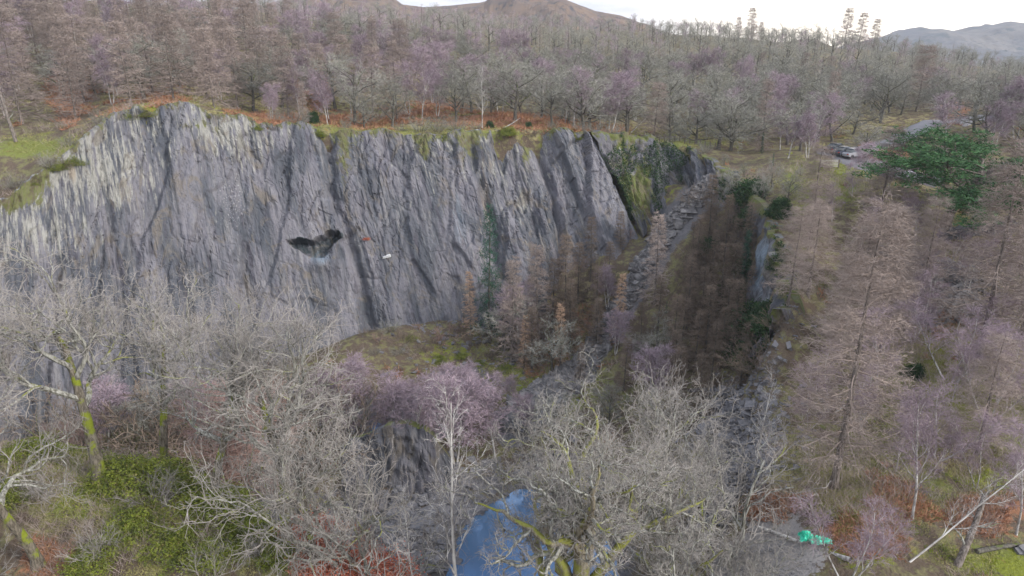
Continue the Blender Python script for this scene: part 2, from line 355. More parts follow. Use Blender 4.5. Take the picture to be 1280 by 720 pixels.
def axis(a0, a1, fine, segs):
    c = list(np.arange(a0, a1 + 1e-6, fine)); st = fine
    while c[-1] < segs: st *= 1.07; c.append(c[-1] + st)
    st = fine; lo = [a0]
    while lo[-1] > -segs: st *= 1.07; lo.append(lo[-1] - st)
    return np.array(lo[:0:-1] + c)
gx = axis(-95, 95, 0.6, 2600); gy = axis(18, 150, 0.6, 2600)
GX, GY = np.meshgrid(gx, gy); GZ = height(GX, GY).reshape(GX.shape)
ny_, nx_ = GX.shape
gi = np.arange(nx_ * ny_).reshape(ny_, nx_)
gf = np.stack([gi[:-1, :-1], gi[:-1, 1:], gi[1:, 1:], gi[1:, :-1]], -1).reshape(-1, 4)
fx, fy, fz = GX.ravel(), GY.ravel(), GZ.ravel()
PXg, PYg = project(fx, fy, fz)
def blobs(lst, px, py, s=None):
    r = np.zeros(len(px))
    for (a, b, ra, rb, v) in lst: r = np.maximum(r, v * np.exp(-(((px - a) / ra) ** 2 + ((py - b) / rb) ** 2) ** 1.1))
    return r
SD = pit_dist(fx, fy)
front = fy > 5
zone = {}
zone['bracken'] = blobs([(90, 105, 30, 45, 1), (330, 155, 60, 14, .9), (390, 110, 30, 30, .9), (450, 152, 50, 10, 1), (640, 152, 90, 10, 1.1), (540, 135, 60, 14, .7), (740, 162, 50, 8, .8), (1195, 130, 18, 22, 1.2), (1110, 195, 40, 12, .7),
                         (430, 690, 60, 30, .9), (960, 630, 35, 20, .8), (1110, 640, 60, 60, .55), (1240, 640, 60, 30, .8), (60, 700, 60, 30, .7), (200, 125, 40, 20, .5), (700, 420, 60, 60, .55), (1150, 400, 60, 30, .5), (160, 140, 25, 20, .6)], PXg, PYg)
zone['green'] = blobs([(60, 185, 120, 16, .8), (400, 160, 100, 8, .6), (500, 165, 300, 6, .5), (860, 178, 70, 5, .9), (1030, 225, 50, 28, 1.2), (1150, 480, 90, 80, .6), (1250, 700, 80, 30, .7), (1060, 570, 60, 40, .5), (1260, 370, 60, 50, .6),
                       (690, 470, 120, 60, .5), (580, 430, 80, 30, .3), (110, 600, 120, 60, .7), (1240, 520, 90, 80, .8), (1120, 600, 90, 60, .7), (1000, 560, 50, 40, .5)], PXg, PYg)
zone['straw'] = blobs([(200, 130, 120, 20, .6), (640, 160, 400, 12, .6), (1100, 230, 90, 30, .6), (1050, 150, 200, 30, .5), (1050, 600, 120, 60, .7), (1200, 450, 160, 120, .7), (1200, 280, 120, 30, .7), (400, 120, 300, 40, .5),
                       (850, 178, 70, 6, .8), (640, 120, 700, 60, .35), (200, 650, 200, 80, .5), (985, 600, 60, 40, .6), (700, 380, 120, 80, .5), (1100, 100, 300, 60, .35)], PXg, PYg)
zone['moss'] = blobs([(175, 138, 32, 10, 1.0), (240, 610, 110, 50, .75), (330, 680, 60, 30, .7), (60, 560, 60, 30, .8), (1032, 228, 26, 16, 1.3), (1005, 262, 20, 10, 1.0), (1180, 440, 45, 30, .75), (440, 168, 60, 6, .8), (560, 440, 50, 20, .45), (640, 470, 60, 25, .4),
                      (160, 600, 100, 40, .6), (1130, 560, 50, 30, .8), (1200, 500, 40, 30, .9), (1100, 690, 60, 20, .6), (1230, 600, 40, 20, .7), (830, 235, 40, 30, .4), (780, 250, 22, 50, .8), (1260, 710, 60, 30, .7), (1260, 400, 50, 30, .7), (700, 480, 60, 30, .6), (1085, 640, 40, 60, .5), (560, 170, 300, 5, .5)], PXg, PYg)
SC_A = [(886, 226), (868, 250), (840, 284), (812, 330), (792, 368), (760, 418), (725, 462), (690, 490), (640, 540)]
scree_px = np.full(len(PXg), 1e9); swid = np.zeros(len(PXg))
for i in range(len(SC_A) - 1):
    a = np.array(SC_A[i]); b = np.array(SC_A[i + 1]); d = b - a
    t = np.clip(((PXg - a[0]) * d[0] + (PYg - a[1]) * d[1]) / (d @ d), 0, 1); q = np.hypot(PXg - a[0] - t * d[0], PYg - a[1] - t * d[1])
    scree_px = np.minimum(scree_px, q / (10 + (8, 11, 8, 2, 2, 5, 10, 12)[i]))
zone['rock'] = np.maximum(np.where(SD > 0, np.maximum(sstep(1.4, 0.7, scree_px), 0.1), 0), blobs([(905, 540, 35, 60, .9), (1168, 350, 40, 40, .9)], PXg, PYg))
zone['rock'] = np.maximum(zone['rock'], np.where((SD > 0) & (fz < 14), 0.6, 0)); zone['rock'] = np.maximum(zone['rock'], np.where((SD > 0) & (SD < 2.5), 0.4, 0)); zone['rock'][(SD < -1)] *= .8
zone['gravel'] = blobs([(975, 690, 55, 45, 1.3), (940, 720, 60, 40, 1.2), (1210, 246, 45, 7, .0)], PXg, PYg)
for k in zone: zone[k] = np.where(front, zone[k], 0.3 if k in ('straw', 'bracken') else 0)
ground = tag(new_obj('ground', np.c_[fx, fy, fz], [gf], M['ground'], smooth=True, attrs=zone), kind='structure')

def gz(x, y): return float(height([x], [y])[0])
def spot(px, Y):
    """ground point at forward distance Y that appears in column px"""
    z = 40.0; x = 0
    for _ in range(6):
        dep = Y * CP + (z - CAMZ) * SP; x = (px - 640) / F * dep; z = gz(x, Y)
    return x, Y, z
def hit(px, py, y0=22, y1=400):
    """first ground point on the view line"""
    Ys = np.arange(y0, y1, 0.5); dx, dy, dz = ray(px, py); xs = dx / dy * Ys; zs = CAMZ + dz / dy * Ys
    g = height(xs, Ys); k = np.argmax(g > zs)
    return float(xs[k]), float(Ys[k]), float(g[k])
def top_z(py, Y): return at_y(640, py, Y)[2]

# ---------------------------------------------------------------- water
m, t, b = nt('quarry_water'); n = N(t)
b.inputs['Base Color'].default_value = (0.11, 0.20, 0.34, 1); b.inputs['Metallic'].default_value = 0.35; b.inputs['Roughness'].default_value = 0.05; b.inputs['Specular IOR Level'].default_value = 0.9; b.inputs['IOR'].default_value = 1.4
n.put(b.inputs['Normal'], n.bump(n.noise(n.pos(), 1.2, 3), 0.12, 0.05))
wx = np.linspace(-18, 14, 41); wy = np.linspace(28, 86, 31); WX, WY = np.meshgrid(wx, wy); wi = np.arange(WX.size).reshape(WX.shape)
tag(new_obj('water', np.c_[WX.ravel(), WY.ravel(), np.full(WX.size, WZ)], [np.stack([wi[:-1, :-1], wi[:-1, 1:], wi[1:, 1:], wi[1:, :-1]], -1).reshape(-1, 4)], m), kind='structure')

# ---------------------------------------------------------------- rock faces
def cells(u, wmin, wmax, amp, tilt, sd, u0=-20, u1=220):
    r = np.random.default_rng(sd); e = [u0]
    while e[-1] < u1: e.append(e[-1] + r.uniform(wmin, wmax))
    e = np.array(e); k = np.clip(np.searchsorted(e, u) - 1, 0, len(e) - 2)
    off = r.uniform(-amp, amp, len(e)); tl = r.uniform(-tilt, tilt, len(e)); br = r.uniform(0, 55, (len(e), 3)); st = r.uniform(-1, 1, (len(e), 3)) * amp * 0.8
    return k, off[k] + tl[k] * (u - 0.5 * (e[k] + e[k + 1])), br[k], st[k]
def rock_sheet(name, top, bot, du, dv, mat, disp, masks, lip=3.0, sign=1.0):
    mid = 0.5 * (top + bot); L = np.r_[0, np.cumsum(np.linalg.norm(np.diff(0.5 * (mid + top), axis=0), axis=1))]
    nu = int(L[-1] / du); us = np.linspace(0, L[-1], nu)
    def sm(c):
        o = np.stack([np.interp(us, L, c[:, i]) for i in range(3)], 1); kk = max(3, int(3.0 / du) | 1); pad = np.pad(o, ((kk // 2, kk // 2), (0, 0)), 'edge')
        return np.stack([np.convolve(pad[:, i], np.ones(kk) / kk, 'valid') for i in range(3)], 1)
    T, B = sm(top), sm(bot)
    hd = (T - B)[:, :2]; hd = hd / (np.linalg.norm(hd, axis=1, keepdims=True) + 1e-6); sd0 = np.maximum(pit_dist(T[:, 0], T[:, 1]), 0) * (name != 'rock_buttress'); T[:, :2] += hd * (sd0[:, None] * 1.0)
    T[:, 2] = T[:, 2] if name == 'rock_buttress' else np.maximum(height(T[:, 0] + hd[:, 0] * 1.2, T[:, 1] + hd[:, 1] * 1.2), T[:, 2] - 1.5) + .1; H = np.linalg.norm(T - B, axis=1); nv = int(H.max() / dv); vs = np.linspace(0, 1, nv)
    P = T[None] * (1 - vs[:, None, None]) + B[None] * vs[:, None, None]
    U = np.broadcast_to(us[None], (nv, nu)); V = vs[:, None] * H[None]
    Nn = np.cross(np.gradient(P, axis=1), np.gradient(P, axis=0)); Nn /= np.linalg.norm(Nn, axis=2, keepdims=True) + 1e-9
    Nn *= np.sign(-Nn[..., 1:2].mean()) if abs(Nn[..., 1].mean()) > 0.2 else sign
    px, py = project(P[..., 0], P[..., 1], P[..., 2])
    d = disp(U, V, px, py, vs[:, None] + 0 * U)
    for ax in (0, 1):
        dp = np.pad(d, [(1, 1) if q == ax else (0, 0) for q in (0, 1)], 'edge'); d = (np.take(dp, range(0, dp.shape[ax] - 2), ax) + 2 * np.take(dp, range(1, dp.shape[ax] - 1), ax) + np.take(dp, range(2, dp.shape[ax]), ax)) / 4
    ru, rv = U + .25 * fbm(V * .3, U * .3, 5, 2), V + 0 * U; hi = (1 - np.abs(vn(ru * 1.1, rv * .10, 7))) ** 6 * -.30 + (1 - np.abs(vn(ru * .6 + rv * .16, rv * .12 - ru * .1, 9))) ** 10 * -.40 + .13 * vn(ru * 2.6, rv * .45, 3) + .08 * fbm(ru * 4, rv * 1.6, 4, 2)
    r_, u_, v_, e_ = vor((ru + .35 * rv) / 1.5, rv / 3.4, 700); hi = hi + .13 * r_[0] + .10 * u_ * r_[1] - .12 * sstep(.05, 0, e_)
    d = d + hi * (.5 + .5 * sstep(-.3, .4, fbm(U * .09, V * .07, 6, 2)))
    Q = P + Nn * d[..., None]
    # ragged rim and a lip that runs back into the turf
    rz = 0.6 * fbm(us * 0.45, us * 0 + 3, 0, 3); Q[:, :, 2] += (rz[None] * (1 - sstep(0, 0.12, vs))[:, None])
    rows = [Q]
    back = Nn[0] * np.array([1, 1, 0]); back /= np.linalg.norm(back, axis=1, keepdims=True)
    for q, dz in ((0.8, 0.05), (lip * .5, -1.4)):
        r = Q[0] - back * q; r = r + np.array([0, 0, dz]) ; rows.insert(0, r[None])
    Q = np.concatenate(rows, 0); pad = lambda a: np.concatenate([a[:1], a[:1], a], 0)
    at = {'cu': pad(U), 'cv': pad(V)}
    mk = masks(px, py, U, V)
    for kk_ in ('moss', 'light', 'tan', 'speck', 'wet', 'blue'): at[kk_] = pad(np.broadcast_to(mk.get(kk_, 0.0), U.shape))
    at['moss'] = at['moss'].copy(); at['moss'][:3] = .55
    ii = np.arange(Q.shape[0] * nu).reshape(Q.shape[0], nu)
    f = np.stack([ii[:-1, :-1], ii[1:, :-1], ii[1:, 1:], ii[:-1, 1:]], -1).reshape(-1, 4)
    o = new_obj(name, Q.reshape(-1, 3), [f], mat, smooth=False, attrs=at)
    return o, Q, (px, py)

def vor(u, v, sd):
    """jittered cells: random numbers of the nearest one, offset from its middle, distance to the border"""
    iu, iv = np.floor(u).astype(np.int64), np.floor(v).astype(np.int64); b1 = np.full(u.shape, 9.0); b2 = np.full(u.shape, 9.0)
    cu_, cv_ = np.zeros(u.shape), np.zeros(u.shape); ci, cj = np.zeros(u.shape, np.int64), np.zeros(u.shape, np.int64)
    for a in (-1, 0, 1):
        for b in (-1, 0, 1):
            x_, y_ = iu + a, iv + b; z_ = np.full(u.shape, sd, np.int64); fu, fv = x_ + _h(x_, y_, z_), y_ + _h(x_, y_, z_ + 1); d = np.hypot(u - fu, v - fv)
            k = d < b1; b2 = np.where(k, b1, np.minimum(b2, d)); b1 = np.where(k, d, b1); cu_ = np.where(k, u - fu, cu_); cv_ = np.where(k, v - fv, cv_); ci = np.where(k, x_, ci); cj = np.where(k, y_, cj)
    r = [_h(ci, cj, np.full(u.shape, sd + 10 + q, np.int64)) * 2 - 1 for q in range(3)]
    return r, cu_, cv_, b2 - b1
CAVE = [(358, 303), (372, 297), (392, 301), (412, 294), (424, 289), (427, 297), (416, 306), (406, 318), (392, 322), (376, 315)]
def in_poly(poly, x, y):
    r = np.zeros(x.shape, bool); p = np.array(poly, float)
    for a, b in zip(p, np.roll(p, -1, axis=0)):
        c = ((a[1] > y) != (b[1] > y)); r ^= c & (x < a[0] + (y - a[1]) / (b[1] - a[1] + 1e-12) * (b[0] - a[0]))
    return r
def main_disp(U, V, px, py, vn_):
    w = U + 0.7 * fbm(V * 0.04, U * 0.05, 0, 2) + 0.15 * fbm(V * 0.35, U * 0.2, 2, 3)
    rough = 0.55 + 0.75 * sstep(470, 640, px) + 0.3 * sstep(130, 30, px)
    k1, a1, br1, s1 = cells(w, 5, 14, 1.7, 0.22, 3)
    k2, a2, br2, s2 = cells(w, 2.0, 6.5, 0.42, 0.20, 11)
    k3, a3, br3, s3 = cells(w + 0.2 * fbm(V * 0.8, U * .8), 0.5, 2.6, 0.07, 0.12, 23)
    jag = 0.8 * fbm(U * 0.5, V * 0.3, 4, 3)
    for q in range(2):
        a1 = a1 + s1[..., q] * 0.7 * sstep(-0.15, 0.15, V - br1[..., q] - jag)
        a2 = a2 + s2[..., q] * 1.1 * sstep(-0.15, 0.15, V - br2[..., q] - jag)
    a2 = a2 + s2[..., 2] * sstep(-0.1, 0.1, V - br2[..., 2] - jag)
    lw = w + 0.30 * V 
    rA, uA, vA, eA = vor(lw / 5.5 + .05 * fbm(U * .3, V * .3, 3, 3), V / 22.0, 300); rB, uB, vB, eB = vor(lw / 2.3 + .07 * fbm(U * .7, V * .5, 5, 3), V / 9.0, 330); rC, uC, vC, eC = vor(w / 0.9, V / 2.2, 360)
    slab = 0.70 * rA[0] + 0.55 * uA * rA[1] + 0.30 * vA * rA[2] + rough * (0.26 * rB[0] + 0.22 * uB * rB[1] + 0.12 * vB * rB[2]) + 0.05 * rC[0] * rough - 0.30 * sstep(.035, 0, eA) - 0.10 * sstep(.04, 0, eB)
    d = a1 * 0.55 * rough + slab + a2 * rough * .15 + a3 * rough * .40 + 0.25 * fbm(U * 0.25, V * 0.08, 7, 3) * rough + 0.05 * fbm(U * 2.2, V * 0.9, 1, 3) + 0.04 * fbm(U * 3, V * 3, 5, 2)
    # the open joint that runs down through the middle of the face
    jx = np.interp(py, [165, 230, 300, 360, 420], [403, 416, 436, 449, 462]); dj = np.abs(px - jx - 3 * fbm(py * .06, py * 0, 1, 2))
    d = d - 1.6 * np.exp(-(dj / 7) ** 2)
    jx = np.interp(py, [160, 300, 430], [585, 618, 650]); d = d - 1.3 * np.exp(-((px - jx - 4 * fbm(py * .05, py * 0, 3, 2)) / 6) ** 2)
    jx = np.interp(py, [160, 230, 285], [668, 690, 706]); d = d - 1.5 * np.exp(-((px - jx) / 5) ** 2)
    cx, cy = px + 3.0 * fbm(px * 0.10, py * 0.10, 3, 3), py + 3.0 * fbm(px * 0.10, py * 0.10, 9, 3)
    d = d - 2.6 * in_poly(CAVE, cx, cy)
    d = d + 1.1 * np.exp(-(((px - 405) / 20) ** 2 + ((py - 332) / 10) ** 2))
    return d * sstep(-0.08, 0.06, vn_)
def main_masks(px, py, U, V):
    top = np.exp(-V / 7.0)
    lt = 0.30 * top + blobs_(px, py, [(130, 220, 90, 60, .45), (280, 175, 60, 40, .4), (640, 240, 60, 80, .25), (420, 300, 60, 60, .12), (60, 290, 80, 60, .4), (260, 300, 30, 80, .15), (540, 240, 50, 60, .2)])
    mo = 0.55 * np.exp(-V / 2.6) + blobs_(px, py, [(430, 200, 14, 50, .5), (530, 190, 12, 26, .5), (585, 190, 18, 30, .45), (660, 190, 10, 40, .5), (240, 160, 40, 10, .3), (560, 440, 60, 30, .6), (30, 240, 40, 30, .5), (700, 260, 60, 70, .25), (640, 420, 60, 40, .4)])
    tn = blobs_(px, py, [(436, 260, 7, 70, .42), (605, 250, 20, 90, .5), (90, 215, 10, 20, .6), (448, 365, 9, 30, .4), (640, 320, 40, 60, .4), (700, 300, 60, 40, .4), (40, 300, 50, 50, .35)])
    sp = blobs_(px, py, [(292, 250, 38, 75, 1.0), (310, 215, 25, 30, .8), (240, 200, 20, 30, .4)])
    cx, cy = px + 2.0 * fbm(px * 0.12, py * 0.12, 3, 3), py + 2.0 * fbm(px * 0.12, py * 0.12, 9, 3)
    wet_shade = np.where(in_poly(CAVE, cx, cy), 0.55, 0.0) + blobs_(px, py, [(425, 294, 9, 6, .6), (352, 298, 3, 10, .5)])  # shade of the hollow painted near-black together with its wet stain
    bl = blobs_(px, py, [(400, 322, 24, 14, .55), (575, 280, 16, 60, .45), (520, 280, 40, 70, .25), (260, 470, 120, 60, .1)])
    return dict(light=lt, moss=mo, tan=tn, speck=sp, wet=wet_shade, blue=bl)
def blobs_(px, py, lst):
    r = np.zeros(px.shape)
    for (a, b, ra, rb, v) in lst: r = np.maximum(r, v * np.exp(-(((px - a) / ra) ** 2 + ((py - b) / rb) ** 2)))
    return r
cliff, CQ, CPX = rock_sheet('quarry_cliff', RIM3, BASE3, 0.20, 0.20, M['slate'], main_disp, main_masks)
tag(cliff, 'tall leaning grey slate quarry face streaked pale and purple above the pool', 'cliff', kind='thing')

def back_disp(U, V, px, py, vn_):
    w = U + 1.0 * fbm(V * 0.2, U * 0.1, 0, 3)
    _, a1, b1, s1 = cells(w, 2, 6, 1.1, 0.3, 5); _, a2, b2, s2 = cells(w, 0.5, 1.6, 0.4, 0.3, 6)
    for q in range(3): a2 = a2 + s2[..., q] * sstep(-.1, .1, V - b2[..., q] * 0.4); a1 = a1 + s1[..., q] * 0.6 * sstep(-.2, .2, V - b1[..., q] * 0.4)
    d = a1 + a2 + 0.5 * fbm(U * 0.5, V * 0.5, 7, 4) + 0.12 * fbm(U * 3, V * 3, 1, 3)
    d = d - 2.5 * np.exp(-((px - 842) / 9) ** 2) * sstep(200, 225, py)
    return d
def back_masks(px, py, U, V):
    return dict(light=blobs_(px, py, [(772, 185, 12, 20, .5), (815, 205, 25, 14, .45), (860, 220, 15, 15, .4), (790, 220, 20, 20, .3)]),
                moss=0.25 + 0.5 * np.exp(-V / 1.5) + blobs_(px, py, [(800, 240, 16, 40, .6), (780, 240, 12, 60, .5)]), tan=blobs_(px, py, [(775, 250, 14, 40, .6), (765, 200, 12, 40, .5)]))
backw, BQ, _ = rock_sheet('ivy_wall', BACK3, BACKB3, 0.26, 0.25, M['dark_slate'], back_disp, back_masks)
tag(backw, 'shaded mossy rock wall hung with ivy at the head of the scree', 'rock wall', kind='thing')
def side_masks(px, py, U, V):
    return dict(light=0.15, moss=0.1 + 0.8 * np.exp(-V / 1.2) + blobs_(px, py, [(920, 330, 14, 50, .6)]), blue=blobs_(px, py, [(952, 330, 24, 60, .6)]), wet=0.1 + blobs_(px, py, [(935, 390, 10, 30, .3)]))
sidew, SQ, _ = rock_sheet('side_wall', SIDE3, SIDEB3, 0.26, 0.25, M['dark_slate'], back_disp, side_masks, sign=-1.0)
tag(sidew, 'narrow wet blue grey rock wall beside the dark larches, right of the scree', 'rock wall', kind='thing')

BT = np.array([at_y(*p) for p in [(425, 560, 67), (450, 545, 66), (480, 535, 65), (510, 530, 65), (540, 545, 64), (562, 575, 63.5), (580, 600, 63), (590, 632, 62.5)]])
BB = np.array([at_y(*p) for p in [(425, 640, 60), (450, 642, 60), (480, 642, 60.2), (510, 642, 60.5), (540, 640, 61), (562, 636, 61.5), (580, 636, 62), (590, 640, 62)]])
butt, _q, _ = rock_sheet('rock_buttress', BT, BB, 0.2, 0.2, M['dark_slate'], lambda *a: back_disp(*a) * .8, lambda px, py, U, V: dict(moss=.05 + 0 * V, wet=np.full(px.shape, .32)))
tag(butt, 'dark wet rock buttress standing at the back of the pool behind grey twigs', 'rock')
# ---------------------------------------------------------------- far fells
def fell(name, sky, Y, depth, zb, mat, rough, nx=260, ny=90):
    pts = np.array([at_y(a, b, Y) for a, b in sky]); xs = np.linspace(pts[0, 0], pts[-1, 0], nx)
    crest = np.interp(xs, pts[:, 0], pts[:, 2]); ys = np.linspace(-1, 1, ny)
    Z = np.empty((ny, nx)); XX, YY = np.meshgrid(xs, Y + ys * depth)
    prof = 1 - np.abs(ys) ** 1.25
    Z = zb + (crest[None] - zb) * prof[:, None]
    amp = (crest[None] - zb) * rough
    Z = Z + amp * (1 - np.abs(np.abs(ys) * 2 - 1) * 0.6)[:, None] * (np.abs(fbm(XX / depth * 2.2, YY / depth * 2.2, 3, 6, 0.55)) - 0.35) * sstep(0, 0.25, prof)[:, None] * (0.25 + 0.75 * sstep(0, .2, 1 - prof))[:, None]
    ii = np.arange(nx * ny).reshape(ny, nx)
    return tag(new_obj(name, np.c_[XX.ravel(), YY.ravel(), Z.ravel()], [np.stack([ii[:-1, :-1], ii[:-1, 1:], ii[1:, 1:], ii[1:, :-1]], -1).reshape(-1, 4)], mat, smooth=False), kind='structure')
def fell_mat(name, a, b, c, sc):
    m, t, bb = nt(name); n = N(t); p = n.pos()
    k = n.mix(n.ramp(n.noise(p, sc, 8, 0.65), 0.35, 0.65), a, b); k = n.mix(n.ramp(n.noise(p, sc * 3, 8, 0.7), 0.52, 0.62), k, c)
    n.put(bb.inputs['Base Color'], k); return m
fell('hills', [(120, 60), (180, 30), (240, 8), (280, -4), (305, 3), (338, 8), (356, 0), (385, -6), (420, -4), (442, 6), (455, 8), (468, 1), (482, 0), (500, 4), (515, 9), (560, 6), (600, 4), (608, 3), (616, -4), (640, -10), (690, -8), (715, 3), (745, 13), (775, 20), (800, 30), (860, 62), (960, 100)],
     880, 330, 40, fell_mat('fell_heather', (0.16, 0.11, 0.075), (0.11, 0.085, 0.075), (0.05, 0.05, 0.055), 0.03), 0.42)
fell('mountains', [(980, 90), (1060, 62), (1105, 46), (1128, 38), (1150, 33), (1158, 36), (1175, 36), (1192, 39), (1215, 33), (1240, 31), (1262, 26), (1282, 29), (1310, 40), (1370, 30), (1420, 46), (1500, 80)],
     2000, 520, 20, fell_mat('mountain_fell', (0.13, 0.115, 0.10), (0.055, 0.06, 0.07), (0.02, 0.035, 0.04), 0.006), 0.35)
# ================================================================ bare winter trees
def grow(rng, p0, d0, length, r0, r1, K, wander, up, droop_end=0.0):
    p0 = np.asarray(p0, float); d = np.asarray(d0, float); n_ = len(p0)
    d = d / (np.linalg.norm(d, axis=1, keepdims=True) + 1e-9); L = np.broadcast_to(length, (n_,))[:, None] / (K - 1)
    P = [p0]; up = np.broadcast_to(up, (n_,))
    for i in range(K - 1):
        d = d + rng.normal(size=d.shape) * wander; d[:, 2] += up + droop_end * (i / (K - 1))
        d = d / (np.linalg.norm(d, axis=1, keepdims=True) + 1e-9); P.append(P[-1] + d * L)
    s = np.linspace(0, 1, K)[None]
    return np.stack(P, 1), np.asarray(r0).reshape(-1, 1) * (1 - s) + np.asarray(r1).reshape(-1, 1) * s
def spawn(rng, P, Rd, n_, t0, t1, ang, lvar=0.3, phase=True):
    """child start points, directions, parent radius there and t"""
    N_, K, _ = P.shape
    t = (np.arange(n_)[None] + rng.uniform(0, 1, (N_, n_))) / n_ * (t1 - t0) + t0
    q = t * (K - 1); i = np.minimum(q.astype(int), K - 2); f = (q - i)[..., None]
    a = P[np.arange(N_)[:, None], i]; b = P[np.arange(N_)[:, None], i + 1]
    T = b - a; T /= np.linalg.norm(T, axis=2, keepdims=True) + 1e-9; pos = a + (b - a) * f
    rad = Rd[np.arange(N_)[:, None], i] * (1 - f[..., 0]) + Rd[np.arange(N_)[:, None], i + 1] * f[..., 0]
    az = rng.uniform(0, 2 * math.pi, (N_, 1)) + np.arange(n_)[None] * 2.4 + rng.uniform(-.5, .5, (N_, n_))
    r = np.zeros_like(T); r[..., 0] = np.abs(T[..., 2]) > 0.7; r[..., 2] = 1 - r[..., 0]
    U = np.cross(T, r); U /= np.linalg.norm(U, axis=2, keepdims=True) + 1e-9; V = np.cross(T, U)
    A = (ang * (1 + rng.uniform(-lvar, lvar, (N_, n_))))[..., None]
    D = np.cos(A) * T + np.sin(A) * (np.cos(az)[..., None] * U + np.sin(az)[..., None] * V)
    return pos.reshape(-1, 3), D.reshape(-1, 3), rad.ravel(), t.ravel()

def tree_mesh(rng, spine, levels, nt=2, split=False):
    """spine: (pts, rad) lists; levels: dicts. First nt levels go to the trunk, the rest to the crown"""
    gt, gc, gb = G(), G(), G(); P, Rd = spine
    gt.tubes(P, Rd, 8); cur = [(P, Rd)]
    tips = None; parent = (P, Rd)
    for li, L in enumerate(levels):
        pos, D, rad, tt = spawn(rng, parent[0], parent[1], L['n'], L.get('t0', 0.2), L.get('t1', 1.0), R(L['ang']))
        if 'flat' in L: D[:, 2] *= L['flat']
        if 'bias' in L: D = D + np.array(L['bias'])
        ln = L['len'] * (1 - L.get('lt', 0.4) * tt) * rng.uniform(0.65, 1.2, len(tt))
        r0 = np.maximum(np.minimum(rad * L.get('rk', 0.65), L.get('rmax', 9)), L.get('rmin', 0.004))
        Pn, Rn = grow(rng, pos, D, ln, r0, np.maximum(r0 * L.get('tp', 0.35), L.get('rmin', 0.004) * 0.7), L['K'], L['w'], L.get('up', 0.0), L.get('de', 0.0))
        g = (gb if split else gt) if li < nt - 1 else gc
        if L.get('blade'):
            for k in range(L['K'] - 1): g.blades(Pn[:, k], Pn[:, k + 1] if k == L['K'] - 2 else Pn[:, k + 1] * 1.0, Rn[:, k] * 2.2)
        else: g.tubes(Pn, Rn, L.get('s', 4))
        parent = (Pn, Rn)
    if split: return gt, gc, gb
    return gt, gc, parent[0]

def spine_(rng, h, r0, r1, K=9, w=0.06, lean=(0, 0), root=True):
    P, Rd = grow(rng, [[0, 0, -0.4]], [[lean[0], lean[1], 1]], h + 0.4, [r0], [r1], K, w, 0.04)
    if root: Rd[:, 0] *= 1.5
    return P, Rd

PROTO = {}
def proto(key, name, trunk_mat, crown_mat, gt, gc, extra=None, crown_name='crown'):
    """a thing to copy: Empty at the foot > trunk, crown"""
    e = empty(name)
    if gt is not None: gt.build('trunk', trunk_mat, e, smooth=True)
    if gc is not None: gc.build(crown_name, crown_mat, e, smooth=False)
    if extra is not None: extra[1].build(extra[0], extra[2], e)
    zs = max(np.concatenate(g.v)[:, 2].max() for g in (gt, gc) + ((extra[1],) if extra else ()) if g is not None)
    PROTO[key] = [e, float(zs), False]; return e
def put(key, x, y, z, height_=None, rot=0.0, label='', cat='tree', group=None, scale=None, name=None, wide=1.0):
    e, hz, used = PROTO[key]
    o = e if not used else copy_tree(e); PROTO[key][2] = True
    s = scale if scale else height_ / hz
    o.location = (x, y, z - 0.1); o.rotation_euler = (0, 0, rot); o.scale = (s * wide, s * wide, s)
    if name: o.name = name
    o['label'] = label; o['category'] = cat
    if group: o['group'] = group
    elif 'group' in o.keys(): del o['group']
    return o
def put_at(key, px, Y, top_py, label, rot=0.0, group=None, cat='tree', **kw):
    x, y, z = spot(px, Y); h = max(1.0, top_z(top_py, Y) - z)
    return put(key, x, y, z, h, rot, label, cat, group, **kw)

# ---- open-grown oaks of the near bank
def oak(key, sd, h=7.0, r=0.26, lean=(0.05, 0), limbs=7, spread=5.2, tw=1.0, w=0.22, k5=3, lk=None, up=0.09):
    rng = np.random.default_rng(sd)
    sp = spine_(rng, h, r, r * 0.35, 10, 0.08, lean)
    lv = [dict(n=limbs, t0=0.50, t1=1.0, ang=46, len=spread, lt=0.15, K=14, w=w, up=up, rk=0.78, tp=0.22, s=6),
          dict(n=8, t0=0.22, t1=1.0, ang=42, len=spread * 0.55, lt=0.4, K=10, w=w * 1.1, up=0.07, rk=0.6, tp=0.3, s=5, rmin=0.026),
          dict(n=5, t0=0.12, t1=1.0, ang=42, len=spread * 0.30, lt=0.35, K=7, w=w * 1.3, up=0.07, rk=0.6, tp=0.4, s=4, rmin=0.015),
          dict(n=4, t0=0.12, t1=1.0, ang=42, len=spread * 0.15, lt=0.3, K=5, w=w * 1.6, up=0.03, rk=0.65, tp=0.6, s=3, rmin=0.010 * tw),
          dict(n=k5, t0=0.1, t1=1.0, ang=45, len=spread * 0.07, lt=0.3, K=3, w=w * 1.3, up=0.02, rk=0.7, tp=0.6, s=3, rmin=0.008 * tw, blade=True)]
    return tree_mesh(rng, sp, lv, 3, split=True)
for k_, sd, kw in [('oak1', 1, dict(h=9.5, r=0.36, limbs=8, spread=7.0)), ('oak2', 2, dict(h=8.5, r=0.32, limbs=7, spread=7.4, lean=(-0.12, .05), w=0.25)), ('oak3', 5, dict(h=10, r=0.32, limbs=8, spread=6.4, w=0.18))]:
    gt, gc, gb = oak(k_, sd, **kw); proto(k_, 'oak_tree', M['oak_bark'], M['oak_twig'], gt, gc, ('branches', gb, M['limb']))
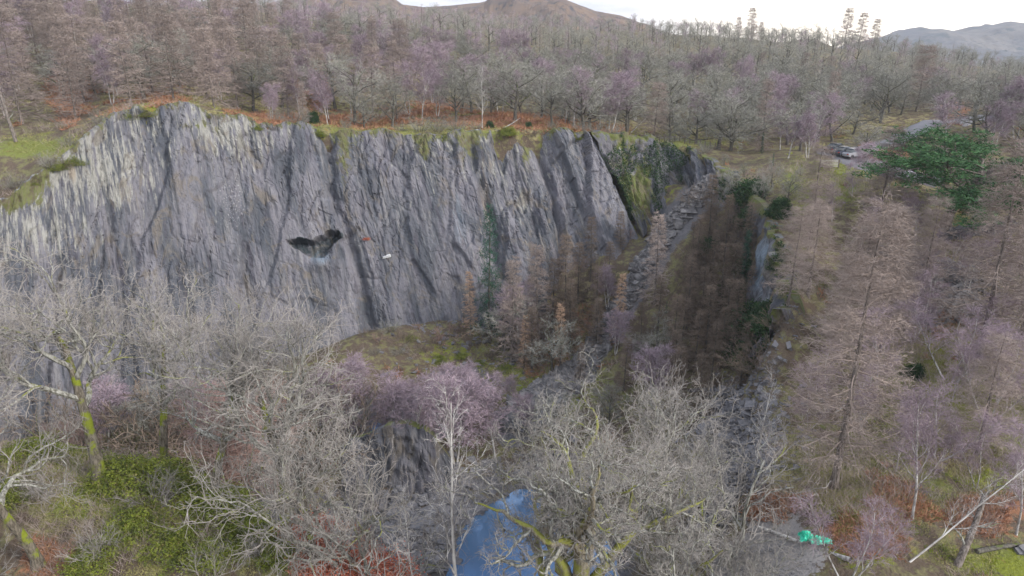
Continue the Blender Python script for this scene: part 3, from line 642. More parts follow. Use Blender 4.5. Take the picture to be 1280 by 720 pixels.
# the wide mossy oak under the camera: low fork, long contorted limbs
rng = np.random.default_rng(12)
sp = grow(rng, [[0, 0, -0.5]], [[0, 0.0, 1]], 7.6, [0.60], [0.40], 8, 0.05, 0.05)
LD = np.array([[-1, 0.1, 0.22], [-1, 0.35, 0.55], [-0.75, 0.6, 0.9], [-0.25, 0.5, 1.1], [0.15, 0.1, 1.3], [0.6, 0.5, 0.85], [1, 0.3, 0.5], [1, -0.05, 0.22], [-0.5, -0.3, 1.0], [0.5, -0.5, 0.9], [-0.1, 1.0, 0.55]])
st_ = sp[0][0][[4, 5, 5, 6, 7, 6, 5, 4, 7, 7, 6]]
P1, R1 = grow(rng, st_, LD, np.array([9.6, 9.0, 9.2, 9.5, 9.5, 9.5, 9.2, 9.2, 8, 8, 8.5]), np.array([.36, .32, .32, .34, .36, .32, .33, .32, .26, .26, .28]), np.full(11, 0.04), 20, 0.26, 0.03)
gt = G().tubes(*sp, 10).tubes(P1, R1, 7); gl = G(); gc = G(); par = (P1, R1)
for li, L in enumerate([dict(n=8, t0=.15, ang=50, len=4.2, K=11, w=.30, up=.06, rk=.62, rmin=.03, s=6), dict(n=8, t0=.15, ang=50, len=2.0, K=8, w=.33, up=.05, rk=.6, rmin=.016, s=5),
                        dict(n=5, t0=.1, ang=48, len=1.0, K=6, w=.34, up=.04, rk=.6, rmin=.010, s=3), dict(n=4, t0=.1, ang=45, len=.5, K=3, w=.3, up=.02, rk=.7, rmin=.007, s=3)]):
    pos, D, rad, tt = spawn(rng, *par, L['n'], L['t0'], 1.0, R(L['ang'])); r0 = np.maximum(rad * L['rk'], L['rmin'])
    P_, R_ = grow(rng, pos, D, L['len'] * (1 - .35 * tt) * rng.uniform(.6, 1.2, len(tt)), r0, np.maximum(r0 * .35, L['rmin'] * .7), L['K'], L['w'], L['up'])
    g = (gl, gl, gc, gc)[li]
    g.tubes(P_, R_, L['s']); par = (P_, R_)
e = empty('oak_tree'); gt.build('trunk', M['moss_limb'], e, smooth=True); gl.build('branches', M['limb'], e, smooth=True); gc.build('crown', M['oak_twig'], e)
PROTO['bigoak'] = [e, 1.0, False]

# ---- larches: straight stem, whorls of near-level boughs, fine hanging twigs
def larch(sd, h=20, r=0.26, base=0.12, blen=4.2, nb=90, sub=12, fine=5, droop=-0.06, K=7, tw=1.0, nfine=3):
    rng = np.random.default_rng(sd); P, Rd = spine_(rng, h, r, 0.02, 14, 0.012)
    lv = [dict(n=nb, t0=base, t1=0.99, ang=84, len=blen, lt=0.86, K=K, w=0.07, up=droop, de=0.10, rk=0.32, rmax=0.05, rmin=0.018, tp=0.5, s=4),
          dict(n=sub, t0=0.12, t1=1.0, ang=52, flat=0.35, len=blen * 0.34, lt=0.45, K=4, w=0.12, up=-0.01, rk=0.5, rmin=0.0045 * tw, s=3, blade=not tw < 1.01),
          dict(n=fine, t0=0.1, t1=1.0, ang=55, flat=0.5, len=blen * 0.13, lt=0.3, K=2, w=0.1, up=-0.05, rmin=0.0042 * tw, blade=True)]
    return tree_mesh(rng, (P, Rd), lv, 1)
gt, gc, _ = larch(21, 20, 0.30, 0.14, 6.0, 120, 18, 8, tw=3.0); proto('larchA', 'larch_tree', M['larch_bark'], M['larch_twig'], gt, gc)
gt, gc, _ = larch(22, 17, 0.24, 0.15, 5.2, 95, 14, 8, tw=3.6); proto('larchB', 'larch_tree', M['larch_bark'], M['larch_twig'], gt, gc)
gt, gc, _ = larch(23, 15, 0.2, 0.05, 3.2, 95, 11, 6, tw=5.6); proto('larchC', 'larch_tree', M['larch_bark'], M['larch_twig'], gt, gc)
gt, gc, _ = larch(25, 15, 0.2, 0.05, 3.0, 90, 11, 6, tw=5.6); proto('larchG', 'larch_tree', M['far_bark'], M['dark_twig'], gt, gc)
gt, gc, _ = larch(24, 9, 0.12, 0.04, 1.6, 80, 9, 5, tw=4.4); proto('larchD', 'larch_tree', M['larch_bark'], M['larch_rust'], gt, gc)
gt, gc, _ = larch(27, 16, 0.22, 0.12, 5.4, 90, 12, 6, tw=6.5); proto('larchE', 'larch_tree', M['larch_bark'], M['larch_twig'], gt, gc)

# ---- birches: pale forked stems, ascending boughs, purple haze of fine drooping twigs
def birch(sd, h=11, r=0.13, nl=12, sp_=3.6, tw=1.0, n4=7, lean=(0.05, 0), K=8, stems=1):
    rng = np.random.default_rng(sd); P, Rd = spine_(rng, h, r, 0.02, 12, 0.05, lean)
    if stems > 1:
        d = rng.normal(size=(stems, 3)) * 0.22; d[:, 2] = 1; P, Rd = grow(rng, np.zeros((stems, 3)) + [0, 0, -.3] + d * [.4, .4, 0], d, h * rng.uniform(.8, 1, stems), np.full(stems, r), np.full(stems, .02), 12, 0.06, 0.05)
    lv = [dict(n=nl, t0=0.25, t1=0.98, ang=38, len=sp_, lt=0.55, K=K, w=0.13, up=0.10, de=-0.12, rk=0.55, rmax=0.06, rmin=0.016, tp=0.3, s=4),
          dict(n=8, t0=0.2, t1=1.0, ang=36, len=sp_ * 0.45, lt=0.4, K=5, w=0.16, up=0.02, de=-0.12, rk=0.6, rmin=0.008, s=3),
          dict(n=n4, t0=0.1, t1=1.0, ang=34, len=sp_ * 0.24, lt=0.3, K=3, w=0.15, up=-0.05, rk=0.6, rmin=0.0055 * tw, blade=True),
          dict(n=4, t0=0.1, t1=1.0, ang=32, len=sp_ * 0.12, lt=0.3, K=2, w=0.1, up=-0.1, rmin=0.0045 * tw, blade=True)]
    return tree_mesh(rng, (P, Rd), lv, 2)
gt, gc, _ = birch(31, 11, 0.12, 17, 3.9, tw=2.6, n4=8); proto('birchA', 'birch_tree', M['birch_bark'], M['birch_twig'], gt, gc)
gt, gc, _ = birch(32, 9, 0.09, 9, 3.4, tw=2.6, stems=3); proto('birchB', 'birch_tree', M['birch_bark'], M['birch_twig'], gt, gc)
gt, gc, _ = birch(33, 11, 0.13, 13, 4.2, tw=5, n4=8); proto('birchC', 'birch_tree', M['birch_bark'], M['birch_twig'], gt, gc)
gt, gc, _ = birch(36, 10, 0.10, 9, 4.0, tw=5, n4=7, stems=2); proto('birchD', 'birch_tree', M['birch_bark'], M['birch_twig'], gt, gc)
gt, gc, _ = birch(34, 9, 0.085, 11, 2.3, n4=3, lean=(0.1, 0)); proto('birchW', 'birch_tree', M['birch_bark'], M['birch_bark'], gt, gc)
gt, gc, _ = birch(35, 6, 0.05, 10, 2.6, stems=5, tw=1.4); proto('redbush', 'bare_shrub', M['far_bark'], M['red_twig'], gt, gc)

# ---- woodland oaks seen across the quarry
def far_oak(sd, h=6.5, r=0.24, spread=4.6, limbs=7, ang=52, tw=4.2, n4=8):
    rng = np.random.default_rng(sd); P, Rd = spine_(rng, h, r, r * 0.4, 8, 0.07)
    lv = [dict(n=limbs, t0=0.28, t1=1.0, ang=ang, len=spread, lt=0.2, K=8, w=0.17, up=0.05, rk=0.7, tp=0.25, s=5),
          dict(n=6, t0=0.2, t1=1.0, ang=48, len=spread * 0.5, lt=0.35, K=5, w=0.22, up=0.05, rk=0.6, tp=0.3, s=4, rmin=0.02),
          dict(n=6, t0=0.15, t1=1.0, ang=46, len=spread * 0.27, lt=0.3, K=3, w=0.25, up=0.04, rk=0.6, rmin=0.014, blade=True),
          dict(n=n4, t0=0.1, t1=1.0, ang=45, len=spread * 0.14, lt=0.3, K=2, w=0.25, up=0.03, rmin=0.0055 * tw, blade=True)]
    return tree_mesh(rng, (P, Rd), lv, 2)
for i, (sd, kw) in enumerate([(41, dict(limbs=9)), (42, dict(h=7.0, spread=5.4, limbs=10)), (43, dict(h=7.5, spread=4.8, ang=50, limbs=10)), (44, dict(h=5.5, spread=5.8, limbs=10, ang=60))]):
    gt, gc, _ = far_oak(sd, **kw); proto('foak%d' % i, 'oak_tree', M['far_bark'], M['far_oak'], gt, gc)
def shrub(sd, h=3.0, stems=14, tw=2.0):
    rng = np.random.default_rng(sd); d = rng.normal(size=(stems, 3)) * 0.55; d[:, 2] = 1
    P, Rd = grow(rng, d * [.5, .5, 0] - [0, 0, .2], d, h * rng.uniform(.7, 1, stems), np.full(stems, .035), np.full(stems, .01), 6, 0.12, 0.02)
    return tree_mesh(rng, (P, Rd), [dict(n=9, t0=.15, ang=36, len=h * .4, lt=.4, K=4, w=.2, up=.03, rmin=.01, s=3), dict(n=8, t0=.1, ang=40, len=h * .17, lt=.3, K=2, w=.2, rmin=.005 * tw, blade=True)], 1)
gt, gc, _ = shrub(51); proto('shrub', 'bare_shrub', M['far_bark'], M['far_oak'], gt, gc)
gt, gc, _ = shrub(53, 3.2, 16, 2.4); proto('dark_shrub', 'bare_shrub', M['far_bark'], M['dark_twig'], gt, gc)
gt, gc, _ = shrub(54, 2.6, 16, 1.0); proto('bramble', 'bare_shrub', M['oak_twig'], M['oak_twig'], gt, gc)
gt, gc, _ = shrub(52, 2.4, 12, 1.3); proto('red_shrub', 'bare_shrub', M['far_bark'], M['red_twig'], gt, gc)

# ---- evergreens
def conifer(sd, h=12, blen=1.6, nb=70):
    rng = np.random.default_rng(sd); P, Rd = spine_(rng, h, 0.14, 0.02, 12, 0.01)
    gt, gc, tips = tree_mesh(rng, (P, Rd), [dict(n=nb, t0=.08, t1=1, ang=88, len=blen, lt=.85, K=5, w=.06, up=-.04, de=.05, rk=.3, rmin=.012, s=3), dict(n=9, t0=.1, ang=50, len=blen * .35, lt=.4, K=3, w=.1, up=-.05, rmin=.006, blade=True)], 2)
    g = G(); pts = tips.reshape(-1, 3); pts = np.concatenate([pts, pts + rng.normal(size=pts.shape) * .08]); d = rng.normal(size=pts.shape) * .14; d[:, 2] -= .06
    g.blades(pts, pts + d, 0.05); return gt, g
gt, gc = conifer(61); proto('spruce', 'spruce_tree', M['far_bark'], M['spruce'], gt, gc, crown_name='foliage')
def scots_pine(sd):
    rng = np.random.default_rng(sd); P, Rd = spine_(rng, 7.5, .35, .14, 9, .06)
    gt, gc, tips = tree_mesh(rng, (P, Rd), [dict(n=18, t0=.42, t1=1, ang=66, len=6.8, lt=.25, K=9, w=.12, up=.02, rk=.6, s=6), dict(n=8, t0=.3, ang=42, len=2.4, lt=.3, K=6, w=.18, up=.05, rmin=.02, s=4),
                                           dict(n=7, t0=.3, ang=45, len=.9, lt=.3, K=4, w=.2, up=.05, rmin=.012, blade=True)], 4)
    c = tips[:, 1::2].reshape(-1, 3); g = G()
    p = np.repeat(c, 12, 0) + rng.normal(size=(len(c) * 12, 3)) * [.22, .22, .09]; d = rng.normal(size=p.shape); d[:, 2] = np.abs(d[:, 2]) * .9; d /= np.linalg.norm(d, axis=1, keepdims=True)
    g.blades(p, p + d * .34, 0.08); return gt, g
gt, gc = scots_pine(62); proto('pine', 'pine_tree', M['larch_bark'], M['pine'], gt, gc, crown_name='foliage')
def leafy(sd, rx, rz, n_, size, stems=9):
    """evergreen bush: stems and leaves in uneven clumps"""
    rng = np.random.default_rng(sd); d = rng.normal(size=(stems, 3)) * .5; d[:, 2] = 1
    P, Rd = grow(rng, d * [.3, .3, 0] - [0, 0, .2], d, rz * rng.uniform(.6, 1, stems), np.full(stems, .05), np.full(stems, .01), 6, .12, 0)
    c = rng.normal(size=(70, 3)); c /= np.linalg.norm(c, axis=1, keepdims=True); c *= rng.uniform(.45, 1, (70, 1)) * [rx, rx, rz * .62]; c[:, 2] = np.abs(c[:, 2]) * 1.3 + .1
    k = rng.integers(0, 70, n_); p = c[k] + rng.normal(size=(n_, 3)) * rx * .17; p[:, 2] = np.maximum(p[:, 2], .02)
    g = G(); g.leaves(p, size * rng.uniform(.6, 1.3, n_)); return G().tubes(P, Rd, 4), g
gt, gc = leafy(71, 1.2, 1.5, 9000, .055); proto('gorse', 'green_bush', M['far_bark'], M['gorse'], gt, gc, crown_name='foliage')
gt, gc = leafy(72, 1.5, 2.6, 7000, .11); proto('ivybush', 'holly_bush', M['far_bark'], M['ivy'], gt, gc, crown_name='foliage')
gt, gc = leafy(73, 1.1, 1.1, 8000, .04); proto('rust', 'rusty_bush', M['far_bark'], M['rust_leaf'], gt, gc, crown_name='foliage')
# ================================================================ the near trees
rr = random.Random(4)
x, y, z = spot(722, 28)
put('bigoak', x, y, z, scale=1.0, rot=R(4), label='huge wide mossy oak with contorted limbs in the bottom middle over the blue pool')
for key, px, Y, top, rot, wide, lab in [
    ('oak1', 124, 36, 280, 20, 1.1, 'tall oak with bright green moss on its forked trunk, left on the near bank'),
    ('oak3', 358, 33, 345, 80, 1.1, 'straight dark trunked oak right of the green bushes on the near bank'),
    ('oak2', 266, 36, 335, 200, 1.0, 'twisting oak with a leaning mossy stem between the two upright bank oaks'),
    ('oak2', 48, 31, 345, 120, 0.9, 'pale grey oak low in the left corner, boughs reaching right'),
    ('oak3', -45, 33, 270, 250, 1.1, 'oak cut by the left edge of the view, only its pale branches showing'),
    ('oak1', 398, 31, 480, 150, 0.8, 'small crooked mossy oak beside the rust red bracken at the bottom'),
    ('oak1', 205, 40, 335, 290, 1.0, 'oak at the brink of the near bank behind the green bushes'),
    ('oak1', 790, 38, 505, 240, 1.1, 'grey oak behind the right boughs of the huge mossy oak'),
    ('oak2', 500, 34, 470, 90, 0.9, 'grey oak over the dark water left of the slender pale stem'),
    ('oak2', 880, 36, 560, 310, 0.9, 'grey oak beside the top of the gravel'),
    ('oak2', 845, 31, 490, 330, 0.8, 'dense grey oak between the huge mossy oak and the gravel'),
    ('oak1', 935, 27, 640, 70, 0.8, 'low grey oak crown beside the gravel at the bottom edge')]:
    put_at(key, px, Y, top, lab, rot=R(rot), wide=wide)
put_at('birchW', 345, 35, 515, 'thin white birch sapling left of the dark upright oak', rot=1.0)
put_at('birchW', 572, 31, 470, 'slender pale pinkish stem standing before the dark pool', rot=2.0)
put_at('birchW', 520, 31, 600, 'short pale forked sapling over the dark green water', rot=3.0)
for px, Y, top, rot in [(300, 40, 470, 0), (90, 44, 520, 4)]:
    put_at('redbush', px, Y, top, {300: 'reddish bare shrub between the twisting oak and the dark oak', 420: 'reddish bare shrub by the red bracken at the bank end', 90: 'reddish bare shrub behind the tall mossy forked oak'}[px], rot=rot, cat='shrub')

# right bank
for key, px, Y, top, rot, wide, lab in [
    ('larchA', 1042, 40, 222, 0, 0.92, 'largest brown larch, its broad bare crown filling the right foreground'),
    ('larchB', 1222, 57, 160, 1, 1.0, 'tall dark stemmed larch with level boughs beside the slate heap'),
    ('larchB', 1146, 68, 238, 2, 1.0, 'thin larch standing just behind the slate heap'),
    ('larchB', 985, 64, 250, 3, 1.0, 'brown larch left of the largest larch at the quarry edge'),
    ('larchB', 1100, 60, 262, 4, 1.0, 'brown larch right behind the largest larch'),
    ('larchB', 1010, 76, 225, 5, 0.9, 'slim larch below the bright green grass patch'),
    ('larchB', 1275, 62, 180, 6, 1.0, 'larch at the right edge above the white stemmed birches'),
    ('larchB', 1330, 50, 190, 1.5, 1.1, 'larch cut by the right edge, branches reaching in')]:
    put_at(key, px, Y, top, lab, rot=rot, wide=wide)
for key, px, Y, top, rot, lab in [
    ('birchW', 938, 44, 455, 0.0, 'thin white birch above the dark boulders at the quarry lip'),
    ('birchA', 1140, 36, 470, 1.0, 'purple birch with open fork in the lower right foreground'),
    ('birchB', 1235, 47, 405, 2.0, 'clump of white birch stems on mossy grass by the right edge'),
    ('birchA', 1190, 50, 430, 3.0, 'purple twigged birch below the slate heap'),
    ('birchA', 1285, 48, 395, 2.2, 'white birch cut by the right edge beside the birch clump'),
    ('birchB', 1075, 48, 455, 4.0, 'purple many stemmed birch right of the largest larch trunk'),
    ('birchW', 1160, 66, 330, 4.0, 'thin white stem growing out of the slate heap'),
    ('birchW', 1196, 64, 318, 5.0, 'second white stem at the right side of the slate heap'),
    ('birchA', 1230, 72, 290, 5.0, 'purple birch behind the slate wall on the right'),
    ('birchB', 1010, 50, 480, 5.5, 'purple birch thicket left of the largest larch trunk'),
    ('birchA', 1270, 36, 520, 0.6, 'purple birch above the mossy ground in the lower right corner'),
    ('birchA', 1120, 41, 500, 1.9, 'faint purple birch on the orange grass right of the largest larch trunk'), ('birchB', 1175, 43, 520, 2.9, 'purple birch clump in the middle of the right bank grass'), ('birchA', 1105, 53, 440, 3.9, 'purple birch in the twig haze right of the largest larch'), ('birchB', 1222, 40, 530, 4.9, 'purple birch clump above the short dark log'), ('birchA', 1250, 55, 400, .9, 'pale birch behind the birch clump at the right edge'),
    ('birchB', 1060, 31, 610, 2.6, 'low purple birch shrub right of the green tarpaulin')]:
    put_at(key, px, Y, top, lab, rot=rot)
x, y, z = spot(1135, 33); o = put('birchW', x, y, z, 11.5, 0, 'leaning white birch with a long slanting trunk in the lower right corner', wide=.65); o.rotation_euler = (R(-14), R(52), 0)
# leaning grey log trunk beside it
def log(name, a, b, r0, r1, mat, label, cat, branches=0, sd=1, K=12, w=0.04):
    rng = np.random.default_rng(sd); a, b = np.array(a, float), np.array(b, float); L = np.linalg.norm(b - a)
    P, Rd = grow(rng, [[0, 0, 0]], [(b - a) / L], L, [r0], [r1], K, w * 0.6, 0); t = np.linspace(0, 1, K)[:, None]; P[0] += t * ((b - a) - P[0, -1])
    e = empty(name, tuple(a)); g = G().tubes(P, Rd, 8)
    cap = np.concatenate([P[0, :1], P[0, :1] + 0.001]);
    ends = G().tubes(np.stack([P[0, 0] - (b - a) / L * 0.02, P[0, 0]])[None], np.array([[0.001, r0 * .98]]), 8); g.tubes(np.stack([P[0, 0] - (b - a) / L * 0.02, P[0, 0]])[None], np.array([[0.001, r0 * .98]]), 8)
    g.build('trunk', mat, e, smooth=True)
    if branches:
        pos, D, rad, tt = spawn(rng, P, Rd, branches, .15, 1, R(50)); D[:, 2] = np.abs(D[:, 2]); P2, R2 = grow(rng, pos, D, 1.6 * rng.uniform(.5, 1.2, branches), rad * .35, rad * .1, 7, .18, .03)
        pos, D, rad, tt = spawn(rng, P2, R2, 5, .2, 1, R(45)); P3, R3 = grow(rng, pos, D, .6, np.maximum(rad * .6, .006), np.maximum(rad * .3, .004), 4, .2, 0)
        for q in range(branches): G().tubes(P2[q:q + 1], R2[q:q + 1], 5).tubes(P3[q * 5:q * 5 + 5], R3[q * 5:q * 5 + 5], 3).build('branch', M['limb'], e)
    return tag(e, label, cat)
x0, y0, z0 = hit(946, 668); x1, y1, z1 = hit(1062, 706)
log('fallen_log', (x0, y0, z0 + .35), (x1, y1, z1 + .25), .10, .15, M['birch_bark'], 'fallen birch trunk lying across the gravel under the green tarpaulin', 'log', 7, 3)
x0, y0, z0 = hit(1218, 700); x1, y1, z1 = hit(1272, 686)
log('fallen_log', (x0, y0, z0 + .12), (x1, y1, z1 + .14), .16, .12, M['far_bark'], 'short dark log lying on orange bracken in the lower right corner', 'log', 0, 5)
x0, y0, z0 = hit(1196, 708)
log('leaning_tree', (x0, y0, z0 - .1), (x0 + 2.0, y0 + 1.8, z0 + 3.6), .22, .14, M['larch_bark'], 'thick grey leaning trunk right of the slanting white birch', 'tree trunk', 4, 6)
x0, y0, z0 = hit(795, 168)
log('dead_tree', (x0 - 1.4, y0, z0), (x0 + 2.0, y0 + .5, z0 + 3.2), .10, .05, M['birch_bark'], 'bleached dead trunk leaning on the rim above the ivy wall', 'tree trunk', 3, 8)
x0, y0, z0 = hit(640, 165)
log('dead_tree', (x0 - 1.4, y0, z0), (x0 + 1.4, y0 + .5, z0 + 1.6), .08, .04, M['birch_bark'], 'pale fallen branch propped on the cliff rim among the bracken', 'tree trunk', 3, 9)

# green tarpaulin, crumpled in two lobes over the log
x0, y0, z0 = hit(1016, 684)
def tarp(cx, cy, rx, ry, hz, sd, par):
    n1 = 34; u, v = np.meshgrid(np.linspace(-1, 1, n1), np.linspace(-1, 1, n1)); rad = np.hypot(u, v); 
    s = 1 + .25 * fbm(u * 1.5, v * 1.5, sd, 3); X = cx + u * rx * s; Y = cy + v * ry * s
    Z = hz * (1 - np.clip(rad, 0, 1.3) ** 1.6) + .16 * np.abs(fbm(u * 2.2 + sd, v * 2.2, sd, 4)) + .03
    Z = np.maximum(Z, .03 + .05 * fbm(u * 4, v * 4, sd, 3)); ii = np.arange(n1 * n1).reshape(n1, n1)
    f = np.stack([ii[:-1, :-1], ii[:-1, 1:], ii[1:, 1:], ii[1:, :-1]], -1).reshape(-1, 4); keep = (rad.ravel()[f].mean(1) < 1.12 + .12 * vn(u.ravel()[f[:, 0]] * 3, v.ravel()[f[:, 0]] * 3, sd))
    return new_obj('sheet', np.c_[X.ravel(), Y.ravel(), Z.ravel()], [f[keep]], mt, par, smooth=False)
mt, t, b = nt('green_tarpaulin'); n = N(t); n.put(b.inputs['Base Color'], n.mix(n.ramp(n.noise(n.obj(), 3, 4), .4, .6), (0.0, 0.33, 0.20), (0.03, 0.55, 0.36))); b.inputs['Roughness'].default_value = .4; b.inputs['Specular IOR Level'].default_value = .5
e = empty('tarpaulin', (x0, y0, z0 + .25)); tarp(-.38, .25, .42, .45, .45, 1, e); tarp(.38, -.1, .62, .38, .32, 2, e)
tag(e, 'crumpled bright green tarpaulin lying on the fallen birch trunk', 'tarpaulin')

# boulders and slate debris
def rock_mesh(g, c, size, rng):
    """an angular slab: jittered, tilted box with broken corners"""
    a = rng.uniform(0, 6.28); tl = rng.normal() * .35; ca, sa = math.cos(a), math.sin(a); ct, s_ = math.cos(tl), math.sin(tl)
    rot = np.array([[ca, -sa, 0], [sa, ca, 0], [0, 0, 1]]) @ np.array([[1, 0, 0], [0, ct, -s_], [0, s_, ct]])
    g.box(c, size * rng.uniform([.6, .4, .12], [1.3, .8, .38]), rot, .16)
def many_rocks(name, pts, sizes, mat, sd):
    rng = np.random.default_rng(sd); n_ = len(pts); b = np.array([[x, y, z] for x in (-1, 1) for y in (-1, 1) for z in (-1, 1)], float)
    h = sizes[:, None] * rng.uniform([.6, .4, .10], [1.3, .8, .36], (n_, 3)); v = b[None] * h[:, None] * (1 + rng.normal(size=(n_, 8, 3)) * .18)
    a = rng.uniform(0, 6.28, n_); tx, ty = rng.normal(size=n_) * .4, rng.normal(size=n_) * .3
    def rm(ax, th):
        c, s = np.cos(th), np.sin(th); m_ = np.zeros((n_, 3, 3)); i, j = [(1, 2), (0, 2), (0, 1)][ax]; m_[:, ax, ax] = 1; m_[:, i, i] = c; m_[:, j, j] = c; m_[:, i, j] = -s; m_[:, j, i] = s; return m_
    rot = rm(0, tx) @ rm(1, ty) @ rm(2, a); v = np.einsum('nij,nkj->nki', rot, v) + pts[:, None]
    fb = np.array([[0, 1, 3, 2], [4, 6, 7, 5], [0, 4, 5, 1], [2, 3, 7, 6], [0, 2, 6, 4], [1, 5, 7, 3]])
    f = (fb[None] + 8 * np.arange(n_)[:, None, None]).reshape(-1, 4)
    return new_obj(name, v.reshape(-1, 3), [f], mat)
rng = np.random.default_rng(80)
P_ = []
for i in range(len(SC_A) - 1):
    a, b = np.array(SC_A[i], float), np.array(SC_A[i + 1], float); m_ = 1900
    q = a + (b - a) * rng.uniform(0, 1, (m_, 1)); wd = (15, 20, 16, 10, 10, 13, 20, 24)[i]; q[:, 0] += rng.normal(size=m_) * wd * .55; q[:, 1] += rng.normal(size=m_) * wd * .3
    Ya = np.interp(q[:, 1], [226, 250, 284, 330, 368, 418, 462, 490, 540], [107, 106, 104, 101, 98, 94, 88, 82, 73]); P_.append(np.c_[q, Ya])
q = np.concatenate(P_); dx, dy, dz = ray(q[:, 0], q[:, 1]); X = dx / dy * q[:, 2]; Zg = height(X, q[:, 2]) + .05
ok = pit_dist(X, q[:, 2]) > -1
many_rocks('scree', np.c_[X, q[:, 2], Zg][ok], (.12 + 1.0 * rng.random(ok.sum()) ** 4), M['scree'], 81); bpy.data.objects['scree']['kind'] = 'stuff'
# slate heap on the right bank and blocks over the lower right wall
def rock_patch(name, boxes, n_, s0, s1, sd, kind='stuff'):
    rng = np.random.default_rng(sd); out = []
    for (px, Y, rx, ry) in boxes:
        x, y, _ = spot(px, Y); out.append(np.c_[x + rng.normal(size=n_) * rx, y + rng.normal(size=n_) * ry])
    p = np.concatenate(out); z = height(p[:, 0], p[:, 1]); return np.c_[p, z], s0 + (s1 - s0) * rng.random(len(p)) ** 3
p, s = rock_patch('', [(1150, 73, 2.0, 2.0), (1185, 72, 2.2, 2.2), (1160, 69, 2, 1.5)], 900, .12, .55, 5); p[:, 2] += 2.6 * np.exp(-((p[:, 0] - p[:, 0].mean()) / 3.2) ** 2 - ((p[:, 1] - 73) / 2.4) ** 2) * rng.uniform(.3, 1, len(p))
many_rocks('slate_heap', p, s, M['boulder'], 82); tag(bpy.data.objects['slate_heap'], kind='stuff')
p, s = rock_patch('', [(905, 60, 2.2, 4), (922, 54, 1.8, 3), (905, 50, 2, 3), (915, 66, 1.6, 3), (930, 47, 1.2, 2)], 600, .1, .45, 6)
many_rocks('slate_rubble', p, s, M['boulder'], 83); tag(bpy.data.objects['slate_rubble'], kind='stuff')
rng = np.random.default_rng(90)
blk = [(880, 495, 2.2), (893, 512, 1.8), (912, 500, 1.6), (900, 532, 1.5), (886, 545, 1.7), (915, 556, 1.6), (932, 540, 1.3), (905, 575, 1.4), (922, 590, 1.2), (940, 515, 1.2), (872, 520, 1.3), (925, 490, 1.2)]
pos = ['top left block of', 'second block of', 'pale flat slab near the top of', 'leaning slab in the middle of', 'left edge block of', 'wide slab at the centre of', 'right hand slab of', 'low block in', 'lowest block of', 'upper right block of', 'leftmost small block of', 'highest block of']
for (px, py, s), lb in zip(blk, pos):
    x, y, z = hit(px, py); g = G(); 
    for q in range(5): rock_mesh(g, np.array([rng.normal() * .4 * s, rng.normal() * .3 * s, .1 * s * q]), s * rng.uniform(.28, .5), rng)
    o = g.build('slate_boulder', M['boulder']); o.location = (x, y, z); tag(o, lb + ' the dark slate tumble at the right quarry lip', 'boulder', 'slate blocks at the right quarry lip')
x, y, z = hit(1276, 697); g = G(); rock_mesh(g, np.zeros(3), .5, rng); rock_mesh(g, np.array([.1, 0, .12]), .38, rng); o = g.build('slate_boulder', M['boulder']); o.location = (x, y, z + .15); tag(o, 'small blue grey stone at the right edge beside the dark log', 'boulder')

# bushes on the near bank
for i, (px, py, h, lb) in enumerate([(150, 600, 1.5, 'mossy green bush right of the tall forked oak'), (190, 610, 1.8, 'biggest mossy green bush in the middle of the bank'), (232, 625, 1.5, 'mossy green bush behind the twisting oak foot'),
        (276, 645, 1.6, 'bright green bush left of the dark upright oak'), (310, 668, 1.4, 'bright green bush at the foot of the dark upright oak'), (170, 660, 1.3, 'low green bush below the biggest bush'),
        (215, 690, 1.3, 'low green bush near the bottom of the bank'), (265, 700, 1.2, 'green bush at the bottom edge left of the dark oak'), (120, 700, 1.2, 'olive green bush at the bottom edge below the forked oak'),
        (45, 570, 1.5, 'olive bush on the bank beside the left edge'), (10, 620, 1.2, 'olive bush cut by the left edge'), (345, 695, 1.0, 'green bush right of the dark oak foot')]):
    x, y, z = hit(px, py); put('gorse', x, y, z - .2, h * 1.15, i * 1.3, lb, 'bush', 'green bushes on the near bank', wide=1.7)
for i, (px, Y, h, lb) in enumerate([(432, 31.0, 1.3, 'rust red bush at the right end of the near bank'), (470, 30.2, 1.6, 'rust red bush reaching over the dark water'), (405, 31.5, 1.0, 'rust red bush under the small crooked oak'), (385, 34, 1.0, 'small rust red bush behind the crooked oak'), (455, 33, 1.0, 'small rust red bush at the very brink above the dark water')]):
    x, y, z = spot(px, Y); put('rust', x, y, z, h * 1.5, i * 2.1, lb, 'bush', 'rust red bushes on the near bank', wide=1.3)
x, y, z = hit(1140, 472); put('ivybush', x, y, z, 1.6, 0, 'dark evergreen bush on the bright moss of the right bank', 'bush')

